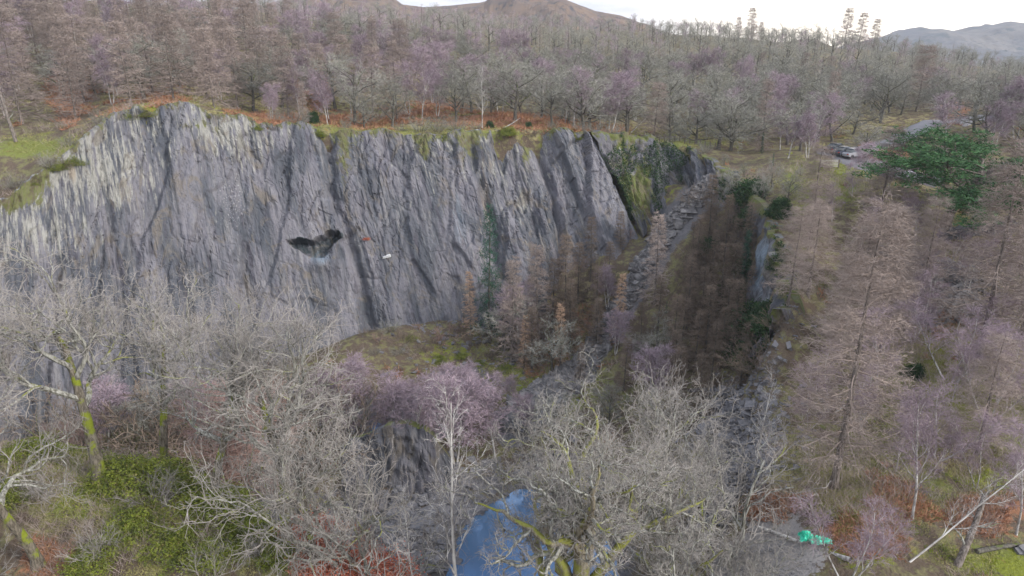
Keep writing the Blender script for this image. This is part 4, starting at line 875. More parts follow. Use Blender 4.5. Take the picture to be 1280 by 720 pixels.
# ================================================================ inside the quarry
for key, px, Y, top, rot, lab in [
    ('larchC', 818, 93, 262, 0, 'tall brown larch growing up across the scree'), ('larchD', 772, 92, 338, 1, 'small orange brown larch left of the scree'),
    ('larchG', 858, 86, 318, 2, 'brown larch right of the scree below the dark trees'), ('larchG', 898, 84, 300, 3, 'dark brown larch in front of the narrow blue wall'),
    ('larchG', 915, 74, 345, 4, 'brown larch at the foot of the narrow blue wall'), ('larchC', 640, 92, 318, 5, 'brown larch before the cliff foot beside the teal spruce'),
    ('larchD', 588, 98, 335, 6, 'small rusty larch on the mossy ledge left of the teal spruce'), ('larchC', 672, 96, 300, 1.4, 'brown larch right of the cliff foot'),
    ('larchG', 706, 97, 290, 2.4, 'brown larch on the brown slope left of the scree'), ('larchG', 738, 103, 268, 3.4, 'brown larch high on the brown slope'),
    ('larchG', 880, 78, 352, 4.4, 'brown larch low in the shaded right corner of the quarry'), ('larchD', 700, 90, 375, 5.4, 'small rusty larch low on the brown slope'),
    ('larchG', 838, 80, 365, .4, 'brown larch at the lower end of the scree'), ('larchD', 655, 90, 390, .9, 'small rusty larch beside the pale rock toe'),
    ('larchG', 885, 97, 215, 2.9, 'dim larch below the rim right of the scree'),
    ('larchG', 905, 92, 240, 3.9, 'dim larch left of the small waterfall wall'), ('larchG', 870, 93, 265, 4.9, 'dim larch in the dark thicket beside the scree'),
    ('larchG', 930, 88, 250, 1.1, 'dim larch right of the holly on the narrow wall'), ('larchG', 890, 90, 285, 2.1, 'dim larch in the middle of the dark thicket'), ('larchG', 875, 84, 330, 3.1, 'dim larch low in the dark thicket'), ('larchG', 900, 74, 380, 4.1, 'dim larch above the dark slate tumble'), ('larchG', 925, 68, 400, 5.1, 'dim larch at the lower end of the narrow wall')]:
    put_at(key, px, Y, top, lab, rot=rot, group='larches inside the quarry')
put_at('spruce', 612, 97, 252, 'thin teal green spruce in front of the cliff', rot=0); put_at('spruce', 832, 90, 375, 'green spruce between the brown larches below the scree', rot=1)
put_at('spruce', 925, 86, 285, 'dark spruce hugging the narrow blue wall', rot=2); put_at('spruce', 952, 119, 165, 'green spruce on the rim behind the brown thicket', rot=3); put_at('spruce', 966, 108, 190, 'small green conifer right of the rim thicket', rot=4)
for key, px, Y, top, rot, lab in [
    ('birchC', 545, 68, 452, 0, 'purple birch rising from the pool shore under the ledge'), ('birchC', 600, 72, 458, 1, 'purple birch in the middle of the pool shore row'), ('birchD', 505, 76, 470, 2, 'purple birch at the left end of the pool shore row'),
    ('birchD', 640, 80, 468, 3, 'purple birch at the right end of the pool shore row'), ('foak1', 690, 70, 478, 1, 'grey tree on the rubble shore behind the huge oak'), ('foak2', 760, 72, 475, 2, 'grey tree below the scree toe'),
    ('foak0', 820, 66, 480, 3, 'grey tree at the right shore below the larches'), ('birchD', 460, 80, 440, 4, 'tan purple birch against the cliff foot'), ('birchD', 790, 84, 420, 5, 'purple thicket tree beside the lower scree')]:
    x, y, z = spot(px, Y); z = max(z, 12.1); put(key, x, y, z, max(1.5, top_z(top, Y) - z), rot, lab, 'tree')
for i, (px, Y, top) in enumerate([(520, 66, 462), (570, 66, 470), (620, 68, 466), (560, 74, 448), (535, 77, 452), (590, 79, 455), (660, 72, 480), (480, 74, 462)]):
    x, y, z = spot(px, Y); z = max(z, 12.1); put(('birchC', 'birchD')[i % 2], x, y, z, max(1.5, top_z(top, Y) - z), i * 1.9, ['short', 'bushy', 'pinkish', 'slim', 'faint', 'dense', 'low', 'leaning'][i] + ' purple birch of the thicket between the mossy ledge and the pool', 'tree', 'purple birches below the mossy ledge', wide=1.3)
rng = np.random.default_rng(77)
dn = ['one', 'two', 'three', 'four', 'five', 'six', 'seven', 'eight', 'nine', 'ten']
sp_l = sorted([(float(rng.uniform(862, 948)), float(rng.uniform(250, 470))) for _ in range(40)], key=lambda q: q[1]); rw_ = 0
for i, (px, py) in enumerate(sp_l):
    px = px + max(0, (py - 400) * .15); x, y, z = hit(px, py, 55); r_, c_ = divmod(i, 8); order = sorted(range(r_ * 8, r_ * 8 + 8), key=lambda k: sp_l[k][0]).index(i)
    put('ivybush' if i % 6 == 0 else 'dark_shrub', x, y, z, float(rng.uniform(2.5, 4.2)), i, ['first', 'second', 'third', 'fourth', 'fifth', 'sixth', 'seventh', 'eighth'][order] + ' shrub from left in the ' + ['topmost', 'upper', 'middle', 'lower', 'lowest'][r_] + ' dark thicket row', 'shrub', 'dark thicket right of the scree', wide=1.2)
for i, (px, py, h) in enumerate([(540, 432, 2.2), (565, 418, 2.0), (590, 436, 2.4), (615, 448, 2.0), (690, 400, 3), (720, 380, 3), (705, 430, 2.6), (730, 340, 3), (760, 310, 3), (745, 290, 2.6), (785, 300, 2.4), (765, 250, 2.5), (780, 215, 2.4), (800, 270, 2.2), (680, 450, 2.4), (650, 440, 2.4), (740, 420, 2.4), (720, 310, 2.6)]):
    x, y, z = hit(px, py, 60); put('red_shrub' if i % 3 == 1 else 'dark_shrub', x, y, z, h * .9, i * 1.7, ['first', 'second', 'third', 'fourth', 'fifth', 'sixth', 'seventh', 'eighth', 'ninth', 'tenth', 'eleventh', 'twelfth', 'thirteenth', 'fourteenth', 'fifteenth', 'sixteenth', 'seventeenth', 'eighteenth'][i] + (' reddish' if i % 3 == 1 else ' dull brown') + ' bare shrub up from the mossy ledge, left of the scree', 'shrub', 'shrubs on the slope left of the scree')
for i, (px, py, h) in enumerate([(515, 425, .9), (548, 452, 1.1), (600, 455, 1.0), (575, 446, .9), (632, 462, 1.0)]):
    x, y, z = hit(px, py, 60); put('gorse', x, y, z - .2, h, i, ['leftmost', 'second', 'fourth', 'third', 'rightmost'][i] + ' of the mossy cushions on the ledge below the cliff', 'bush', 'moss cushions on the ledge', wide=1.8)
p, s = rock_patch('', [(540, 99, 4, 3), (600, 98, 4, 3), (560, 90, 5, 3), (650, 92, 3, 3)], 120, .1, .6, 8); many_rocks('ledge_rubble', p, s, M['boulder'], 84); tag(bpy.data.objects['ledge_rubble'], kind='stuff')
rng = np.random.default_rng(78); br_ = sorted([(float(px), float(rng.uniform(26.5, 36))) for px in np.linspace(-10, 330, 11)[::2]])
for i, (px, Y) in enumerate(br_):
    x, y, z = spot(px, Y); put('bramble', x, y, z, float(rng.uniform(1.6, 3.0)), i * 1.3, ['first', 'second', 'third', 'fourth', 'fifth', 'last'][i] + ' pale bare thicket shrub from the left among the green bank bushes', 'shrub', 'pale bare shrubs on the near bank')
rng = np.random.default_rng(79); used_ = {}
words = ['first', 'second', 'third', 'fourth', 'fifth', 'sixth', 'seventh', 'eighth', 'ninth', 'tenth', 'eleventh', 'twelfth', 'thirteenth', 'fourteenth']
ex_ = []
for Y, n_ in [(46, 3), (52, 4), (60, 5), (69, 7), (79, 7), (89, 5)]:
    l0 = {46: 985, 52: 1000, 60: 1000, 69: 1000, 79: 1005, 89: 1010}[Y]
    for q in range(n_):
        px = l0 + (1300 - l0) * (q + rng.uniform(.2, .8)) / n_; ex_.append((px, Y + rng.uniform(-3, 3), Y, q))
for i, (px, Y, Yr, q) in enumerate(ex_):
    x, y, z = spot(px, Y)
    if math.hypot(x - spot(1180, 84)[0], y - 84) < 7 or (px < 1060 and Y > 84): continue
    if Yr == 46 and 1000 < px < 1080: continue
    lar = rng.random() < (.1 if Yr < 60 else .35); key = 'larchB' if lar else ('birchA', 'birchB')[i % 2]; h = rng.uniform(9, 12) if lar else rng.uniform(6, 8.5)
    put(key, x, y, z, h, rng.uniform(0, 6), words[q] + (' thin larch' if lar else ' purple birch') + ' from the pit in ' + {46: 'the nearest', 52: 'the second', 60: 'the third', 69: 'the fourth', 79: 'the fifth', 89: 'the farthest'}[Yr] + ' right bank row', 'tree', 'young trees of the right bank', wide=1.25)
p, s = rock_patch('', [(540, 56, 2.5, 4), (500, 58, 3, 4), (560, 63, 3, 2), (700, 62, 2, 4)], 350, .1, .9, 14); p = p[p[:, 2] > 11.5] if False else p; many_rocks('shore_rubble', p, s, M['boulder'], 88); tag(bpy.data.objects['shore_rubble'], kind='stuff')
p, s = rock_patch('', [(985, 31, 1.5, 2.2), (950, 33, 1.0, 2.0)], 420, .02, .16, 9); many_rocks('gravel_stones', p, s, M['scree'], 86); tag(bpy.data.objects['gravel_stones'], kind='stuff')
for i, (px, Y, h) in enumerate([(968, 64, 3.0), (978, 60, 2.6), (960, 69, 3.2), (970, 56, 2.4), (975, 73, 2.2)]):
    x, y, z = spot(px, Y); put(('ivybush', 'dark_shrub')[i % 2], x, y, z - .3, h, i, ['third', 'fourth', 'second', 'fifth', 'first'][i] + ' dark bush down the edge from the holly at the narrow wall', 'bush', wide=1.2)
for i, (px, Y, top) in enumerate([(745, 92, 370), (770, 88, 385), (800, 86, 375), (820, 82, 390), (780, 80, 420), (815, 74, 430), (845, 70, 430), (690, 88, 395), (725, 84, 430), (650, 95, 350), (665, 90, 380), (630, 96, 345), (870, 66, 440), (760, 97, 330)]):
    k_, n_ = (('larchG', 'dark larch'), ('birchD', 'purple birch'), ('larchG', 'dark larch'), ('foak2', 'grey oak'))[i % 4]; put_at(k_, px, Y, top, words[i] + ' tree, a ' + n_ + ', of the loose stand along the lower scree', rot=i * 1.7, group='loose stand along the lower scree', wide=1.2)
for i, (px, Y, top) in enumerate([(95, 66, 480), (130, 68, 470), (165, 66, 485), (200, 69, 478), (235, 67, 470), (275, 70, 465), (320, 68, 470), (360, 70, 460), (400, 68, 470), (430, 72, 455)]):
    x, y, z = spot(px, Y); put(('dark_shrub', 'birchD', 'dark_shrub', 'foak2')[i % 4], x, y, z, max(3, top_z(top, Y) - z), i, words[i] + ' dim tree from the left on rubble at the cliff foot', 'tree', 'dim trees at the cliff foot', wide=1.4)
# ivy hanging on the back wall and side wall
def ivy_on(Q, n_, sd, sel, name, lab, size=.16):
    rng = np.random.default_rng(sd); i = rng.integers(2, Q.shape[0], n_ * 6); j = rng.integers(0, Q.shape[1], n_ * 6); p = Q[i, j]; px, py = project(p[:, 0], p[:, 1], p[:, 2])
    k = fbm(px * .045, py * .03, sd, 4) + sel(px, py) > .15; p = p[k][:n_] ; p = p + rng.normal(size=p.shape) * .12 + np.array([0, -.12, .0]); g = G(); g.leaves(p, size * rng.uniform(.5, 1.3, len(p)))
    return tag(g.build(name, M['ivy']), lab, 'ivy')
ivy_on(BQ, 15000, 91, lambda a, b: blobs_(a, b, [(820, 190, 40, 25, .6), (810, 230, 30, 30, .3), (860, 200, 30, 20, .4)]) - .1, 'hanging_ivy', 'dark ivy hanging over the shaded wall at the scree head')
ivy_on(SQ, 7000, 92, lambda a, b: blobs_(a, b, [(925, 300, 16, 80, .4), (965, 260, 12, 30, .5)]) - .3, 'hanging_ivy', 'green ivy creeping over the narrow blue wall', .14)
rng = np.random.default_rng(93)
for i, (px, Y, h, k_, lb) in enumerate([(972, 86, 3, 'ivybush', 'dark green holly right of the narrow blue wall top'),
        (790, 113, 3, 'ivybush', 'dark holly on the ledge left of the ivy wall'), (925, 78, 5, 'ivybush', 'dark holly at the foot of the blue wall'), (940, 70, 4, 'ivybush', 'dark holly low under the blue wall'), (905, 86, 4.5, 'ivybush', 'dark holly among the dim larches'),
        (612, 120, 1.5, 'ivybush', 'dark round juniper on the rim left of the pale fallen branch'), (660, 119, 1.4, 'ivybush', 'dark round juniper on the rim right of the pale fallen branch'), (390, 119, 2.6, 'ivybush', 'dark green holly on the left rim beside a white birch')]):
    x, y, z = spot(px, Y); put(k_, x, y, z, h, i, lb, 'bush', wide=.9)
# rim scrub: grey willow thicket and shrubs along the top of the face
for i, (px, Y, top, lb) in enumerate([(985, 90, 210, 'low grey willow nearest the narrow blue wall'), (950, 92, 215, 'grey willow hanging over the narrow blue wall'), (915, 99, 205, 'grey willow above the top end of the scree'), (965, 96, 195, 'large grey brown willow thicket above the blue wall'), (930, 104, 200, 'grey willow left of the large willow thicket'), (1000, 98, 205, 'grey willow right of the large willow thicket'), (905, 110, 190, 'grey scrub at the corner of the rim')]):
    put_at('foak%d' % (i % 4), px, Y, top, lb, rot=i)
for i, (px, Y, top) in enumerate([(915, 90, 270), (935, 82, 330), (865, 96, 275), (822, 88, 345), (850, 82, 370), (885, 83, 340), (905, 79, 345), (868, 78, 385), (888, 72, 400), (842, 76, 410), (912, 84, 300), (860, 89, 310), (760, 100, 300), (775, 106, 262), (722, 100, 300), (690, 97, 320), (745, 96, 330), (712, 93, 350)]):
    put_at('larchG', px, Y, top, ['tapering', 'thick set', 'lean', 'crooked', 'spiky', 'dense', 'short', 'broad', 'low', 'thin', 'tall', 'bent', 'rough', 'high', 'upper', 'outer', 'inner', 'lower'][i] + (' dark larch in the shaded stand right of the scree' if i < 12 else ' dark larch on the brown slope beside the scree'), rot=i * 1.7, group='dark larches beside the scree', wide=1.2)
names = ['first', 'second', 'third', 'fourth', 'fifth', 'sixth', 'seventh', 'eighth', 'ninth', 'tenth', 'eleventh', 'twelfth', 'thirteenth', 'fourteenth', 'fifteenth', 'sixteenth', 'seventeenth', 'eighteenth', 'nineteenth', 'twentieth']
sx = [(20, 93, 2.5), (60, 96, 2.6), (38, 92, 2.2), (85, 100, 2), (125, 104, 2.2), (345, 115, 2.4), (372, 115, 3.4), (432, 116, 1.6), (500, 116, 2), (525, 116, 3), (548, 116, 3.4), (572, 117, 3), (596, 118, 1.8), (690, 119, 2), (725, 120, 2.4), (745, 121, 3), (768, 122, 3), (840, 125, 1.8), (880, 118, 2.5), (-10, 88, 2.5)]
sx.sort()
for i, (px, Y, h) in enumerate(sx):
    x, y, z = spot(px, Y); put('shrub', x, y, z, h, i * 1.1, names[i] + ' bare shrub from the left along the rim of the slate face', 'shrub', 'shrubs along the cliff rim')
x, y, z = at_y(459, 297, 108.5); k = np.argmin((CPX[0] - 459) ** 2 + (CPX[1] - 298) ** 2); p = CQ[2:].reshape(-1, 3)[k]; put('rust', p[0], p[1] - .2, p[2] - .1, .45, 0, 'small rust red plant growing out of a crack in the slate face', 'plant', wide=1.6)
k = np.argmin((CPX[0] - 483) ** 2 + (CPX[1] - 321) ** 2); p = CQ[2:].reshape(-1, 3)[k]; g = G(); g.box((0, 0, 0), (.6, .35, .12), None, .15); g.box((.3, .05, .14), (.3, .25, .08), None, .15); o = g.build('quartz_block', plain('white_quartz', (.62, .62, .62), v=.1)); o.location = (p[0], p[1] - .25, p[2]); o.rotation_euler = (0, R(-14), 0)
tag(o, 'small white block sitting on a crack of the slate face', 'rock')

# ================================================================ woodland on the plateau and hillside
rng = np.random.default_rng(100)
def track_line():
    pts = [at_y(1180, 236, 98), at_y(1120, 216, 104), at_y(1062, 200, 108), at_y(1050, 188, 116), at_y(1100, 178, 126), at_y(1160, 166, 140), at_y(1225, 153, 155), at_y(1300, 146, 175)]
    P = np.array(pts)[:, :2]; t = np.linspace(0, len(P) - 1, 160); i = np.minimum(t.astype(int), len(P) - 2); f = (t - i)[:, None]
    Pp = np.r_[P[:1] * 2 - P[1:2], P, P[-1:] * 2 - P[-2:-1]]; a, b, c, d = Pp[i], Pp[i + 1], Pp[i + 2], Pp[i + 3]
    return .5 * (2 * b + (c - a) * f + (2 * a - 5 * b + 4 * c - d) * f ** 2 + (3 * b - a - 3 * c + d) * f ** 3)
TR = track_line(); dT = np.gradient(TR, axis=0); dT /= np.linalg.norm(dT, axis=1, keepdims=True); nT = np.c_[-dT[:, 1], dT[:, 0]]
wdt = np.interp(np.arange(160), [0, 55, 75, 100, 159], [3.0, 4.2, 3.6, 2.4, 2.2])
cols = np.linspace(-1, 1, 9); V_ = TR[:, None] + nT[:, None] * (cols[None, :, None] * wdt[:, None, None]); Zt = height(V_[..., 0], V_[..., 1]).reshape(V_.shape[:2]); Zt = Zt.mean(1, keepdims=True) * .7 + Zt * .3
ii = np.arange(160 * 9).reshape(160, 9); Zs = Zt + .55; Zs[:, [0, -1]] -= 1.4
track = new_obj('road', np.c_[V_.reshape(-1, 2), Zs.ravel()], [np.stack([ii[:-1, :-1], ii[:-1, 1:], ii[1:, 1:], ii[1:, :-1]], -1).reshape(-1, 4)], plain('worn_tarmac', (.19, .185, .20), .9, v=.2, scale=.5), smooth=True); tag(track, kind='structure')
def near_track(x, y, d=5): return np.min(np.hypot(TR[:, 0] - x, TR[:, 1] - y)) < d
PINE = spot(1180, 84)
far_pts = []; wood = []
rows = [121, 127, 134, 142, 151, 161, 172, 184, 198, 214, 232, 252, 272, 290, 308, 328, 350, 374, 400, 428]
for ri, Y in enumerate(rows):
    half = .80 * Y * 1.02 + 6; step = 5.0 + Y * .010 if Y < 200 else (5.6 if ri < 10 else 4.6)
    xx = -half + rng.uniform(0, step)
    while xx < half:
        x = xx + rng.uniform(-2.2, 2.2); y = Y + rng.uniform(-4, 4); xx += step
        s_ = float(pit_dist(np.array([x]), np.array([y]))[0])
        if s_ > -2.5 or near_track(x, y, 5.5): continue
        z = gz(x, y); px, py = project(x, y, z); px, py = float(px), float(py)
        if px < -60 or px > 1340: continue
        if Y < 130 and rng.random() < (.55 if px < 1000 else .2): continue
        if px > 990 and Y < 134 and abs(px - 1060) < 90 and py > 165: continue
        if Y < 131 and 800 < px < 900: continue
        L = px < 330; u = rng.random()
        if L: kind = 'larch' if u < .55 else ('birch' if u < .85 else 'oak')
        elif px < 560: kind = 'birch' if u < .55 else ('larch' if u < .68 else 'oak')
        elif px < 850: kind = 'oak' if u < .5 else ('birch' if u < .93 else 'larch')
        else: kind = 'oak' if u < .76 else ('birch' if u < .92 else 'larch')
        h = {'larch': rng.uniform(11, 16), 'birch': rng.uniform(8.5, 12), 'oak': rng.uniform(9, 12.5)}[kind]
        if Y > 180 and kind == 'larch' and px > 300: h *= .85
        if Y > 280: h *= .78
        wood.append((x, y, z, px, py, kind, h, ri))
# the front rows by the right hand track and the bare ground right of it
for px, Y, kind, h in [(1000, 118, 'oak', 8), (975, 122, 'birch', 9), (1015, 126, 'birch', 11), (1040, 135, 'oak', 11), (1080, 112, 'oak', 6), (1240, 118, 'birch', 9), (1270, 125, 'birch', 10), (1255, 92, 'birch', 6.5), (1110, 95, 'birch', 5.5), (1085, 98, 'birch', 6), (1215, 90, 'birch', 6), (1280, 100, 'birch', 8),
                       (1065, 90, 'birch', 5), (1040, 84, 'birch', 5), (1135, 86, 'birch', 5.5), (985, 110, 'birch', 8), (1010, 108, 'birch', 7)]:
    x, y, z = spot(px, Y); p_ = project(x, y, z); wood.append((x, y, z, float(p_[0]), float(p_[1]), kind, h, 0))
cand = [w_ for w_ in wood if w_[7] <= 9]; rest = [w_ for w_ in wood if w_[7] > 9]
kd = {'larch': ['larchC', 'larchE', 'larchE'], 'birch': ['birchC', 'birchD'], 'oak': ['foak0', 'foak1', 'foak2', 'foak3']}
def ordn(i):
    b = ['first', 'second', 'third', 'fourth', 'fifth', 'sixth', 'seventh', 'eighth', 'ninth', 'tenth', 'eleventh', 'twelfth', 'thirteenth', 'fourteenth', 'fifteenth', 'sixteenth', 'seventeenth', 'eighteenth', 'nineteenth']
    if i < 19: return b[i]
    i += 1
    if i % 10 == 0: return ['', '', 'twentieth', 'thirtieth', 'fortieth', 'fiftieth'][i // 10]
    return ['', '', 'twenty', 'thirty', 'forty', 'fifty'][i // 10] + ' ' + b[i % 10 - 1]
rown = ['the rim row', 'the second row behind the rim', 'the third row behind the rim', 'the fourth row behind the rim', 'the fifth row up the hill', 'the sixth row up the hill', 'the seventh row up the hill', 'the eighth row up the hill', 'the ninth row up the hill', 'the tenth row up the hill']
col_ = {'larch': 'brown larch', 'birch': 'purple birch', 'oak': 'grey oak'}
cnt = {}
for w_ in sorted(cand, key=lambda q: q[3]):
    x, y, z, px, py, kind, h, ri = w_; k = cnt.get((kind, ri), 0); cnt[(kind, ri)] = k + 1
    key = kd[kind][rng.integers(len(kd[kind]))]
    put(key, x, y, z, h, rng.uniform(0, 6.28), f'{ordn(k)} {col_[kind]} from the left in {rown[ri]}', 'tree', {'larch': 'larches of the hillside wood', 'birch': 'birches of the hillside wood', 'oak': 'oaks of the hillside wood'}[kind], wide=float(rng.uniform(.85, 1.15)) * {'oak': 1.3, 'birch': 1.3, 'larch': 1.15}[kind])
# landmark trees on the rim
for key, px, Y, top, rot, lb in [('larchE', 165, 113, 22, 1, 'tall larch with tiered boughs behind the mossy knoll'), ('larchE', 268, 119, 30, 2, 'tall larch behind the left half of the cliff rim'), ('larchE', 28, 112, 5, 3, 'big dark larch in the upper left corner'),
                                 ('larchE', 95, 116, 40, 5, 'larch between the upper left corner and the mossy knoll'), ('birchC', 410, 119, 90, 4, 'white stemmed birch on the rim above the dark overhang'), ('birchW', 603, 119, 80, 5, 'thin white birch rising from the orange bracken on the rim'),
                                 ('foak3', 455, 121, 98, 5, 'dark trunked oak on the green rim grass'), ('larchC', 380, 117, 100, 5, 'small larch leaning over the rim near the open joint'), ('birchD', 340, 117, 100, 2, 'pinkish birch on the bracken of the rim')]:
    put_at(key, px, Y, top, lb, rot=rot)
x0, y0, z0 = spot(20, 103); log('leaning_tree', (x0, y0, z0), (x0 - 1.6, y0 + 1, z0 + 8.5), .26, .16, M['larch_bark'], 'thick leaning grey trunk at the left edge above the cliff', 'tree trunk', 3, 14)
put('pine', PINE[0], PINE[1], PINE[2], max(8, top_z(150, 84) - PINE[2]), .5, 'broad bright green Scots pine beside the track on the right', 'tree', wide=1.9)
for px, top, i in [(938, 8, 0), (922, 20, 1), (1055, 8, 2), (1072, 14, 3), (1090, 22, 4), (950, 26, 5)]:
    x, y, z = spot(px, 372); put('larchE', x, y, z, top_z(top, 372) - z, i, ordn(i) + ' tall larch standing against the bright sky on the ridge', 'tree', 'larches on the skyline')
# far woodland as one mass
def merged(key):
    e = PROTO[key][0]; out = []
    for ch in e.children:
        me = ch.data; nv = len(me.vertices); v = np.empty(nv * 3, np.float32); me.vertices.foreach_get('co', v); nl = len(me.loops); l = np.empty(nl, np.int32); me.loops.foreach_get('vertex_index', l)
        lt = np.empty(len(me.polygons), np.int32); me.polygons.foreach_get('loop_total', lt); out.append((v.reshape(-1, 3), l, lt, ch.data.materials[0]))
    return out
# lighter trees for the mass
rgf = {}
def light_tree(kind, sd):
    if kind == 'larch': gt, gc, _ = larch(sd, 15, .2, .12, 3.0, 42, 6, 3, tw=4.5, K=4)
    elif kind == 'birch': gt, gc, _ = birch(sd, 11, .13, 8, 3.5, tw=5, n4=4, K=5)
    else: gt, gc, _ = far_oak(sd, tw=5.5, n4=4, limbs=6)
    r = []
    for g in (gt, gc):
        r.append((np.concatenate(g.v), {k: np.concatenate(v) for k, v in g.f.items()}))
    return r
LT = {(k, i): light_tree(k, 200 + i * 7) for k in ('larch', 'birch', 'oak') for i in range(2)}
mats = [M['far_bark'], M['larch_twig'], M['birch_twig'], M['far_oak'], M['birch_bark']]
VV, F3, F4, M3, M4, nvv = [], [], [], [], [], 0
for (x, y, z, px, py, kind, h, ri) in rest:
    tr = LT[(kind, int(rng.integers(2)))]; hz = tr[1][0][:, 2].max(); s_ = h / hz; a = rng.uniform(0, 6.28); c, q = math.cos(a), math.sin(a); rot = np.array([[c, -q, 0], [q, c, 0], [0, 0, 1]]).T * s_
    for pi, (v, fd) in enumerate(tr):
        mi = {'larch': 1, 'birch': 2, 'oak': 3}[kind] if pi else (4 if kind == 'birch' else 0)
        VV.append((v @ rot + [x, y, z - .1]).astype(np.float32))
        for k, f in fd.items(): (F3 if k == 3 else F4).append(f + nvv); (M3 if k == 3 else M4).append(np.full(len(f), mi))
        nvv += len(v)
wo = new_obj('woodland', np.concatenate(VV), [np.concatenate(F3), np.concatenate(F4)], mats, mat_idx=np.concatenate(M3 + M4)); tag(wo, kind='stuff')
print('wood individuals', len(cand), 'mass', len(rest), cnt)

# ================================================================ things by the track
def car(px, Y, rot, col, lb):
    x, y, z = spot(px, Y); e = empty('parked_car', (x, y, z + .55)); e.rotation_euler = (0, 0, rot); m_ = plain('car_paint', col, .25, spec=.6, v=.02); gl = plain('car_glass', (.02, .025, .03), .08, spec=.8, v=.01); ty = plain('tyre_rubber', (.02, .02, .02), .8, v=.1); lt = plain('lamp_lens', (.5, .5, .48), .2, v=.02); rd = plain('tail_lens', (.3, .02, .02), .2, v=.02)
    prof = [(-2.1, .35), (-2.15, .75), (-1.9, .92), (-1.1, .98), (.75, 1.0), (1.9, .85), (2.1, .6), (2.1, .32)]
    cab = [(-1.55, .95), (-1.2, 1.38), (-.9, 1.46), (.35, 1.45), (1.15, .97)]
    def ex(pr, w0, w1, name, mt_):
        pr = np.array(pr); n_ = len(pr); zmin, zmax = pr[:, 1].min(), pr[:, 1].max(); ww = w0 + (w1 - w0) * (pr[:, 1] - zmin) / (zmax - zmin)
        v = np.concatenate([np.c_[pr[:, 0], -ww, pr[:, 1]], np.c_[pr[:, 0], ww, pr[:, 1]]]); i = np.arange(n_); j = (i + 1) % n_
        o = new_obj(name, v, [np.stack([i, j, j + n_, i + n_], 1), np.array([i[::-1]]), np.array([i + n_])], mt_, e); o.modifiers.new('b', 'BEVEL').width = .05; return o
    ex(prof, .86, .80, 'body', m_); ex(cab, .80, .60, 'windows', gl); g = G(); g.box((-.3, 0, 1.475), (.72, .56, .02)); g.build('roof', m_, e)
    for sx_ in (-1.35, 1.3):
        for sy_ in (-.82, .82):
            a = np.linspace(0, 2 * math.pi, 21)[:-1]; v = np.concatenate([np.c_[sx_ + .32 * np.cos(a), np.full(20, sy_ + d_), .32 + .32 * np.sin(a)] for d_ in (-.1, .1)]); i = np.arange(20); j = (i + 1) % 20
            new_obj('wheel', v, [np.stack([i, j, j + 20, i + 20], 1), np.array([i]), np.array([i[::-1] + 20])], ty, e)
    for sy_ in (-.6, .6):
        g = G(); g.box((2.07, sy_, .68), (.05, .16, .07)); g.build('headlight', lt, e); g = G(); g.box((-2.12, sy_, .74), (.04, .12, .08)); g.build('tail_light', rd, e)
    return tag(e, lb, 'car')
car(1044, 111, .6, (.02, .022, .03), 'black car parked at the bend of the track, furthest left'); car(1054, 108, .5, (.03, .035, .05), 'dark blue car parked right of the black car at the bend'); car(1066, 107, .45, (.25, .25, .27), 'grey car parked at the right end of the three by the bend')
for i, (px, py) in enumerate([(455, 418), (472, 428), (488, 415), (505, 430), (522, 412), (498, 445), (530, 440), (552, 428), (470, 445), (575, 415), (610, 425), (632, 440)]):
    x, y, z = hit(px, py, 60); put(('dark_shrub', 'red_shrub', 'shrub')[i % 3], x, y, z, 1.2 + .5 * (i % 4), i, words[i] + ' small bare shrub on the brown ledge under the slate face', 'shrub', 'small shrubs on the ledge', wide=1.3)
rng = np.random.default_rng(87); hs = sorted(rng.uniform(40, 750, 40)); tens = ['', 'twenty ', 'thirty ']
for i, px in enumerate(hs):
    yr = float(np.interp(px, [0, 45, 90, 150, 235, 310, 400, 560, 735], [90, 94, 98, 105, 109, 111, 113, 114, 118])) + .4
    x, y, z = spot(px, yr); put('dark_shrub' if i % 3 else 'gorse', x, y, z - .3, float(rng.uniform(.7, 1.9)), i, ordn(i) + ' low tuft from the left on the very edge of the slate face', 'shrub', 'low tufts on the cliff edge', wide=1.5)
wm = plain('weathered_wood', (.42, .40, .37), .9, v=.2); wd = plain('dark_post_wood', (.13, .11, .09), .9, v=.2)
# pale field gate
x, y, z = spot(1036, 103); e = empty('field_gate', (x, y, z)); e.rotation_euler = (0, 0, .15)
for px_ in (-1.5, 1.5): g = G(); g.box((px_, 0, .65), (.08, .08, .65)); g.build('post', wd, e)
for k in range(5): g = G(); g.box((0, 0, .28 + .22 * k), (1.42, .03, .06)); g.build('rail', wm, e)
tag(e, 'pale field gate on the bright grass below the parked cars', 'gate')
# post and wire fence along the rim path, one thing
def fence(pts, label, h=1.15, rails=3):
    pts = np.array(pts); e = empty('wire_fence', tuple(pts[0]))
    for p in pts: g = G(); g.box((p - pts[0]) + [0, 0, h / 2 - .1], (.07, .07, h / 2 + .1), None, .05); g.build('post', wd, e)
    g = G(); P = (pts - pts[0])[None]
    for k in range(rails): g.tubes(P + [0, 0, .35 + .3 * k], np.full((1, len(pts)), .012), 3)
    g.build('wire', wm, e); return tag(e, label, 'fence')
fp = []
for px in np.linspace(805, 900, 16): fp.append(spot(px, 127 - (px - 805) * .05))
fence(fp, 'post and wire fence along the pale path above the ivy wall')
fp = [spot(px, 116 - (px - 560) * .0) for px in np.linspace(0, 1, 2)]
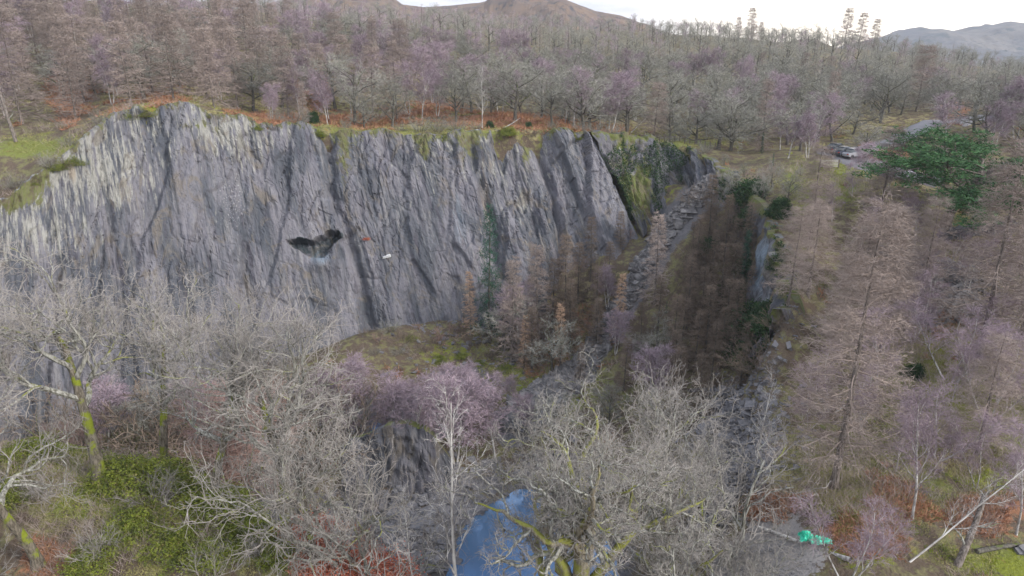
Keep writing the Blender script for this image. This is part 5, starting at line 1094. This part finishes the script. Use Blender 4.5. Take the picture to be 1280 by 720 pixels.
# drystone walls
def stone_wall(name, a, b, h, lab, sd):
    rng = np.random.default_rng(sd); a, b = np.array(a[:2]), np.array(b[:2]); L = np.linalg.norm(b - a); n_ = int(L * h * 34); t = rng.uniform(0, 1, n_); zz = rng.uniform(0, 1, n_) ** .9 * h
    p = a + (b - a) * t[:, None]; nn = np.array([-(b - a)[1], (b - a)[0]]) / L; p = p + nn * (rng.uniform(-.28, .28, n_) * (1 - zz / h * .4))[:, None]; z = height(p[:, 0], p[:, 1]) + zz
    c = np.r_[p[0], z[0]]; rk = many_rocks(name, np.c_[p, z], rng.uniform(.16, .34, n_), M['boulder'], sd); return tag(rk, lab, 'stone wall')
stone_wall('slate_wall', spot(1172, 80), spot(1268, 83), 1.5, 'blue grey slate wall crossing behind the tall dark stemmed larch', 11)
stone_wall('slate_wall', spot(1250, 108), spot(1300, 112), 1.0, 'pale stone wall at the right edge beyond the pine', 12)
stone_wall('slate_wall', spot(1066, 106), spot(1115, 100), .8, 'low tumbled wall along the near side of the track', 13)
# gravel pulls beside the track
def patch(name, poly, mt_):
    c = np.mean([p[:2] for p in poly], 0); rings = [np.zeros(2), *[None]]; V_ = [[c[0], c[1], gz(*c) + .3]]; f = []; n_ = 48; P = np.array([p[:2] for p in poly]); t = np.linspace(0, len(P), n_, endpoint=False); i = t.astype(int); fr = (t - i)[:, None]; B = P[i % len(P)] * (1 - fr) + P[(i + 1) % len(P)] * fr
    for k in range(1, 9):
        q = c + (B - c) * (k / 8) * (1 + .06 * vn(np.arange(n_) * .7, k * .2)[:, None]); z = height(q[:, 0], q[:, 1]) + (.16 if k < 8 else -.3); V_ += list(np.c_[q, z])
    tri = [[0, 1 + j, 1 + (j + 1) % n_] for j in range(n_)]; qd = [[1 + k * n_ + j, 1 + (k + 1) * n_ + j, 1 + (k + 1) * n_ + (j + 1) % n_, 1 + k * n_ + (j + 1) % n_] for k in range(7) for j in range(n_)]
    return tag(new_obj(name, V_, [np.array(tri), np.array(qd)], mt_, smooth=True), kind='structure')
pg = plain('pale_gravel', (.42, .40, .40), .95, v=.15, scale=2)
patch('path', [at_y(1205, 236, 97), at_y(1225, 244, 95), at_y(1258, 252, 92), at_y(1258, 258, 90.5), at_y(1222, 254, 91.5), at_y(1203, 246, 94)], pg)
patch('forecourt', [at_y(1262, 228, 98), at_y(1340, 232, 97), at_y(1340, 252, 92), at_y(1266, 246, 93)], pg)

# ================================================================ low cover: bracken, grass, dead stems
def cover(name, n_, want, mat, hgt, wid, sd, ymin=22, ymax=150, fan=1.0, thr=.4):
    rng = np.random.default_rng(sd); N0 = n_ * 8
    Y = ymin * (ymax / ymin) ** rng.random(N0); X = rng.uniform(-.84, .84, N0) * Y * 1.02
    # look the zone up on the ground grid
    i = np.clip(np.searchsorted(gx, X), 0, len(gx) - 1); j = np.clip(np.searchsorted(gy, Y), 0, len(gy) - 1); zv = sum(k * zone[a].reshape(GX.shape)[j, i] for a, k in want)
    sd_ = SD.reshape(GX.shape)[j, i]; zz0 = GZ[j, i]
    ok = (zv + .35 * fbm(X * .35, Y * .35, sd, 3) > thr) & (zz0 > .4) & ((sd_ < 0) | (sd_ > 5)) & (zone['gravel'].reshape(GX.shape)[j, i] < .5)
    X, Y = X[ok][:n_], Y[ok][:n_]; Z = height(X, Y); p = np.c_[X, Y, Z - .03]; k = 3
    p0 = np.repeat(p, k, 0) + rng.normal(size=(len(p) * k, 3)) * [.08, .08, 0]; s = (.6 + .012 * np.repeat(Y, k))
    d = rng.normal(size=p0.shape) * [fan, fan, .3]; d[:, 2] = np.abs(d[:, 2]) + .6; d /= np.linalg.norm(d, axis=1, keepdims=True)
    g = G(); g.blades(p0, p0 + d * (hgt * s * rng.uniform(.5, 1.2, len(p0)))[:, None], wid * s * rng.uniform(.6, 1.3, len(p0))); o = g.build(name, mat); return tag(o, kind='stuff')
cover('bracken', 30000, [('bracken', 1.0)], M['bracken'], .5, .07, 1, fan=1.3)
cover('grass', 60000, [('straw', .9), ('green', .9)], M['grass'], .28, .035, 2)
mg = leaf_mat('moss_tufts', (0.10, 0.14, 0.015), (0.30, 0.34, 0.04), (0.2, 0.17, 0.06), .6); cover('moss', 36000, [('moss', 1.0)], mg, .16, .06, 3)
cover('dead_stems', 16000, [('straw', .5), ('bracken', .5), ('green', .3)], M['larch_twig'], 1.1, .02, 4, ymax=110, thr=.25, fan=.6)
# anything that was only a pattern to copy and never placed
for k, (e, hz, used) in PROTO.items():
    if not used:
        for ch in list(e.children): bpy.data.objects.remove(ch)
        bpy.data.objects.remove(e)
# ================================================================ camera, sky, sun, air
cam = bpy.data.cameras.new('camera'); co = bpy.data.objects.new('camera', cam); COL.objects.link(co); SC.camera = co
cam.sensor_width = 36; cam.lens = 36 * F / 1280; cam.clip_start = 0.5; cam.clip_end = 9000
co.location = (0, 0, CAMZ); co.rotation_euler = (R(90 - 19), 0, 0)

w = bpy.data.worlds.new('World'); SC.world = w; w.use_nodes = True; t = w.node_tree; n = N(t)
bg = t.nodes['Background']; bg.inputs['Strength'].default_value = 0.1
sky = n.node('ShaderNodeTexSky'); sky.sky_type = 'NISHITA'; sky.sun_disc = False
SUN_EL, SUN_AZ = R(30), R(118)      # azimuth measured from +Y towards +X
sky.sun_elevation = SUN_EL; sky.sun_rotation = SUN_AZ; sky.air_density = 1.0; sky.dust_density = 1.0
tc = n.node('ShaderNodeTexCoord').outputs['Generated']; sep = n.node('ShaderNodeSeparateXYZ'); n.put(sep.inputs[0], tc)
el = sep.outputs[2]
st = n.comb(n.math('DIVIDE', sep.outputs[0], n.math('ADD', n.math('MAXIMUM', el, 0.0), 0.12)), n.math('DIVIDE', sep.outputs[1], n.math('ADD', n.math('MAXIMUM', el, 0.0), 0.12)))
cl = n.noise(st, 0.55, 7, 0.6, 0.3)
cov = n.ramp(n.math('ADD', cl, n.ramp(el, 0.0, 0.6, 0.42, 0.02)), 0.44, 0.64)
ccol = n.mix(n.ramp(n.noise(st, 1.1, 6, 0.6), 0.35, 0.65), (6.0, 6.4, 7.2), (9.4, 9.4, 9.4))
dim = n.ramp(el, 0.0, 0.55, 0.42, 1.15); ccol = n.mix(1.0, ccol, n.comb(dim, dim, n.math('MULTIPLY_ADD', dim, 0.95, 0.06)), 'MULTIPLY')
gd = n.node('ShaderNodeVectorMath', operation='DOT_PRODUCT'); n.put(gd.inputs[0], tc); gd.inputs[1].default_value = (.44, .89, .09)
ccol = n.mix(n.ramp(gd.outputs['Value'], 0.94, 0.998, 0, .8), ccol, (11.0, 9.6, 7.6))
out = n.mix(n.math('MULTIPLY', cov, 0.93), sky.outputs[0], ccol)
n.put(bg.inputs['Color'], out)

sl = bpy.data.lights.new('sun', 'SUN'); so = bpy.data.objects.new('sun', sl); COL.objects.link(so)
sl.energy = 1.5; sl.angle = R(15); sl.color = (1.0, 0.95, 0.88)
so.rotation_euler = Vector((math.sin(SUN_AZ) * math.cos(SUN_EL), math.cos(SUN_AZ) * math.cos(SUN_EL), math.sin(SUN_EL))).to_track_quat('Z', 'Y').to_euler()

m = bpy.data.materials.new('haze_air'); m.use_nodes = True; t = m.node_tree; t.nodes.clear()
o_ = t.nodes.new('ShaderNodeOutputMaterial'); pv = t.nodes.new('ShaderNodeVolumePrincipled'); pv.inputs['Color'].default_value = (0.86, 0.90, 1.0, 1); pv.inputs['Density'].default_value = HAZE
pv.inputs['Anisotropy'].default_value = 0.0; t.links.new(pv.outputs[0], o_.inputs['Volume'])
g = G(); g.box((0, 0, 85), (2900, 2900, 97.5)); g.build('haze', m)['kind'] = 'stuff'

SC.view_settings.view_transform = 'Standard'; SC.view_settings.look = 'None'; SC.view_settings.exposure = EXPO; SC.view_settings.gamma = 1
SC.cycles.use_denoising = True; SC.cycles.max_bounces = 5; SC.cycles.diffuse_bounces = 3; SC.cycles.glossy_bounces = 2; SC.cycles.transparent_max_bounces = 4; SC.cycles.volume_bounces = 1
SC.cycles.volume_step_rate = 4
SC.cycles.use_adaptive_sampling = True; SC.cycles.adaptive_threshold = 0.02
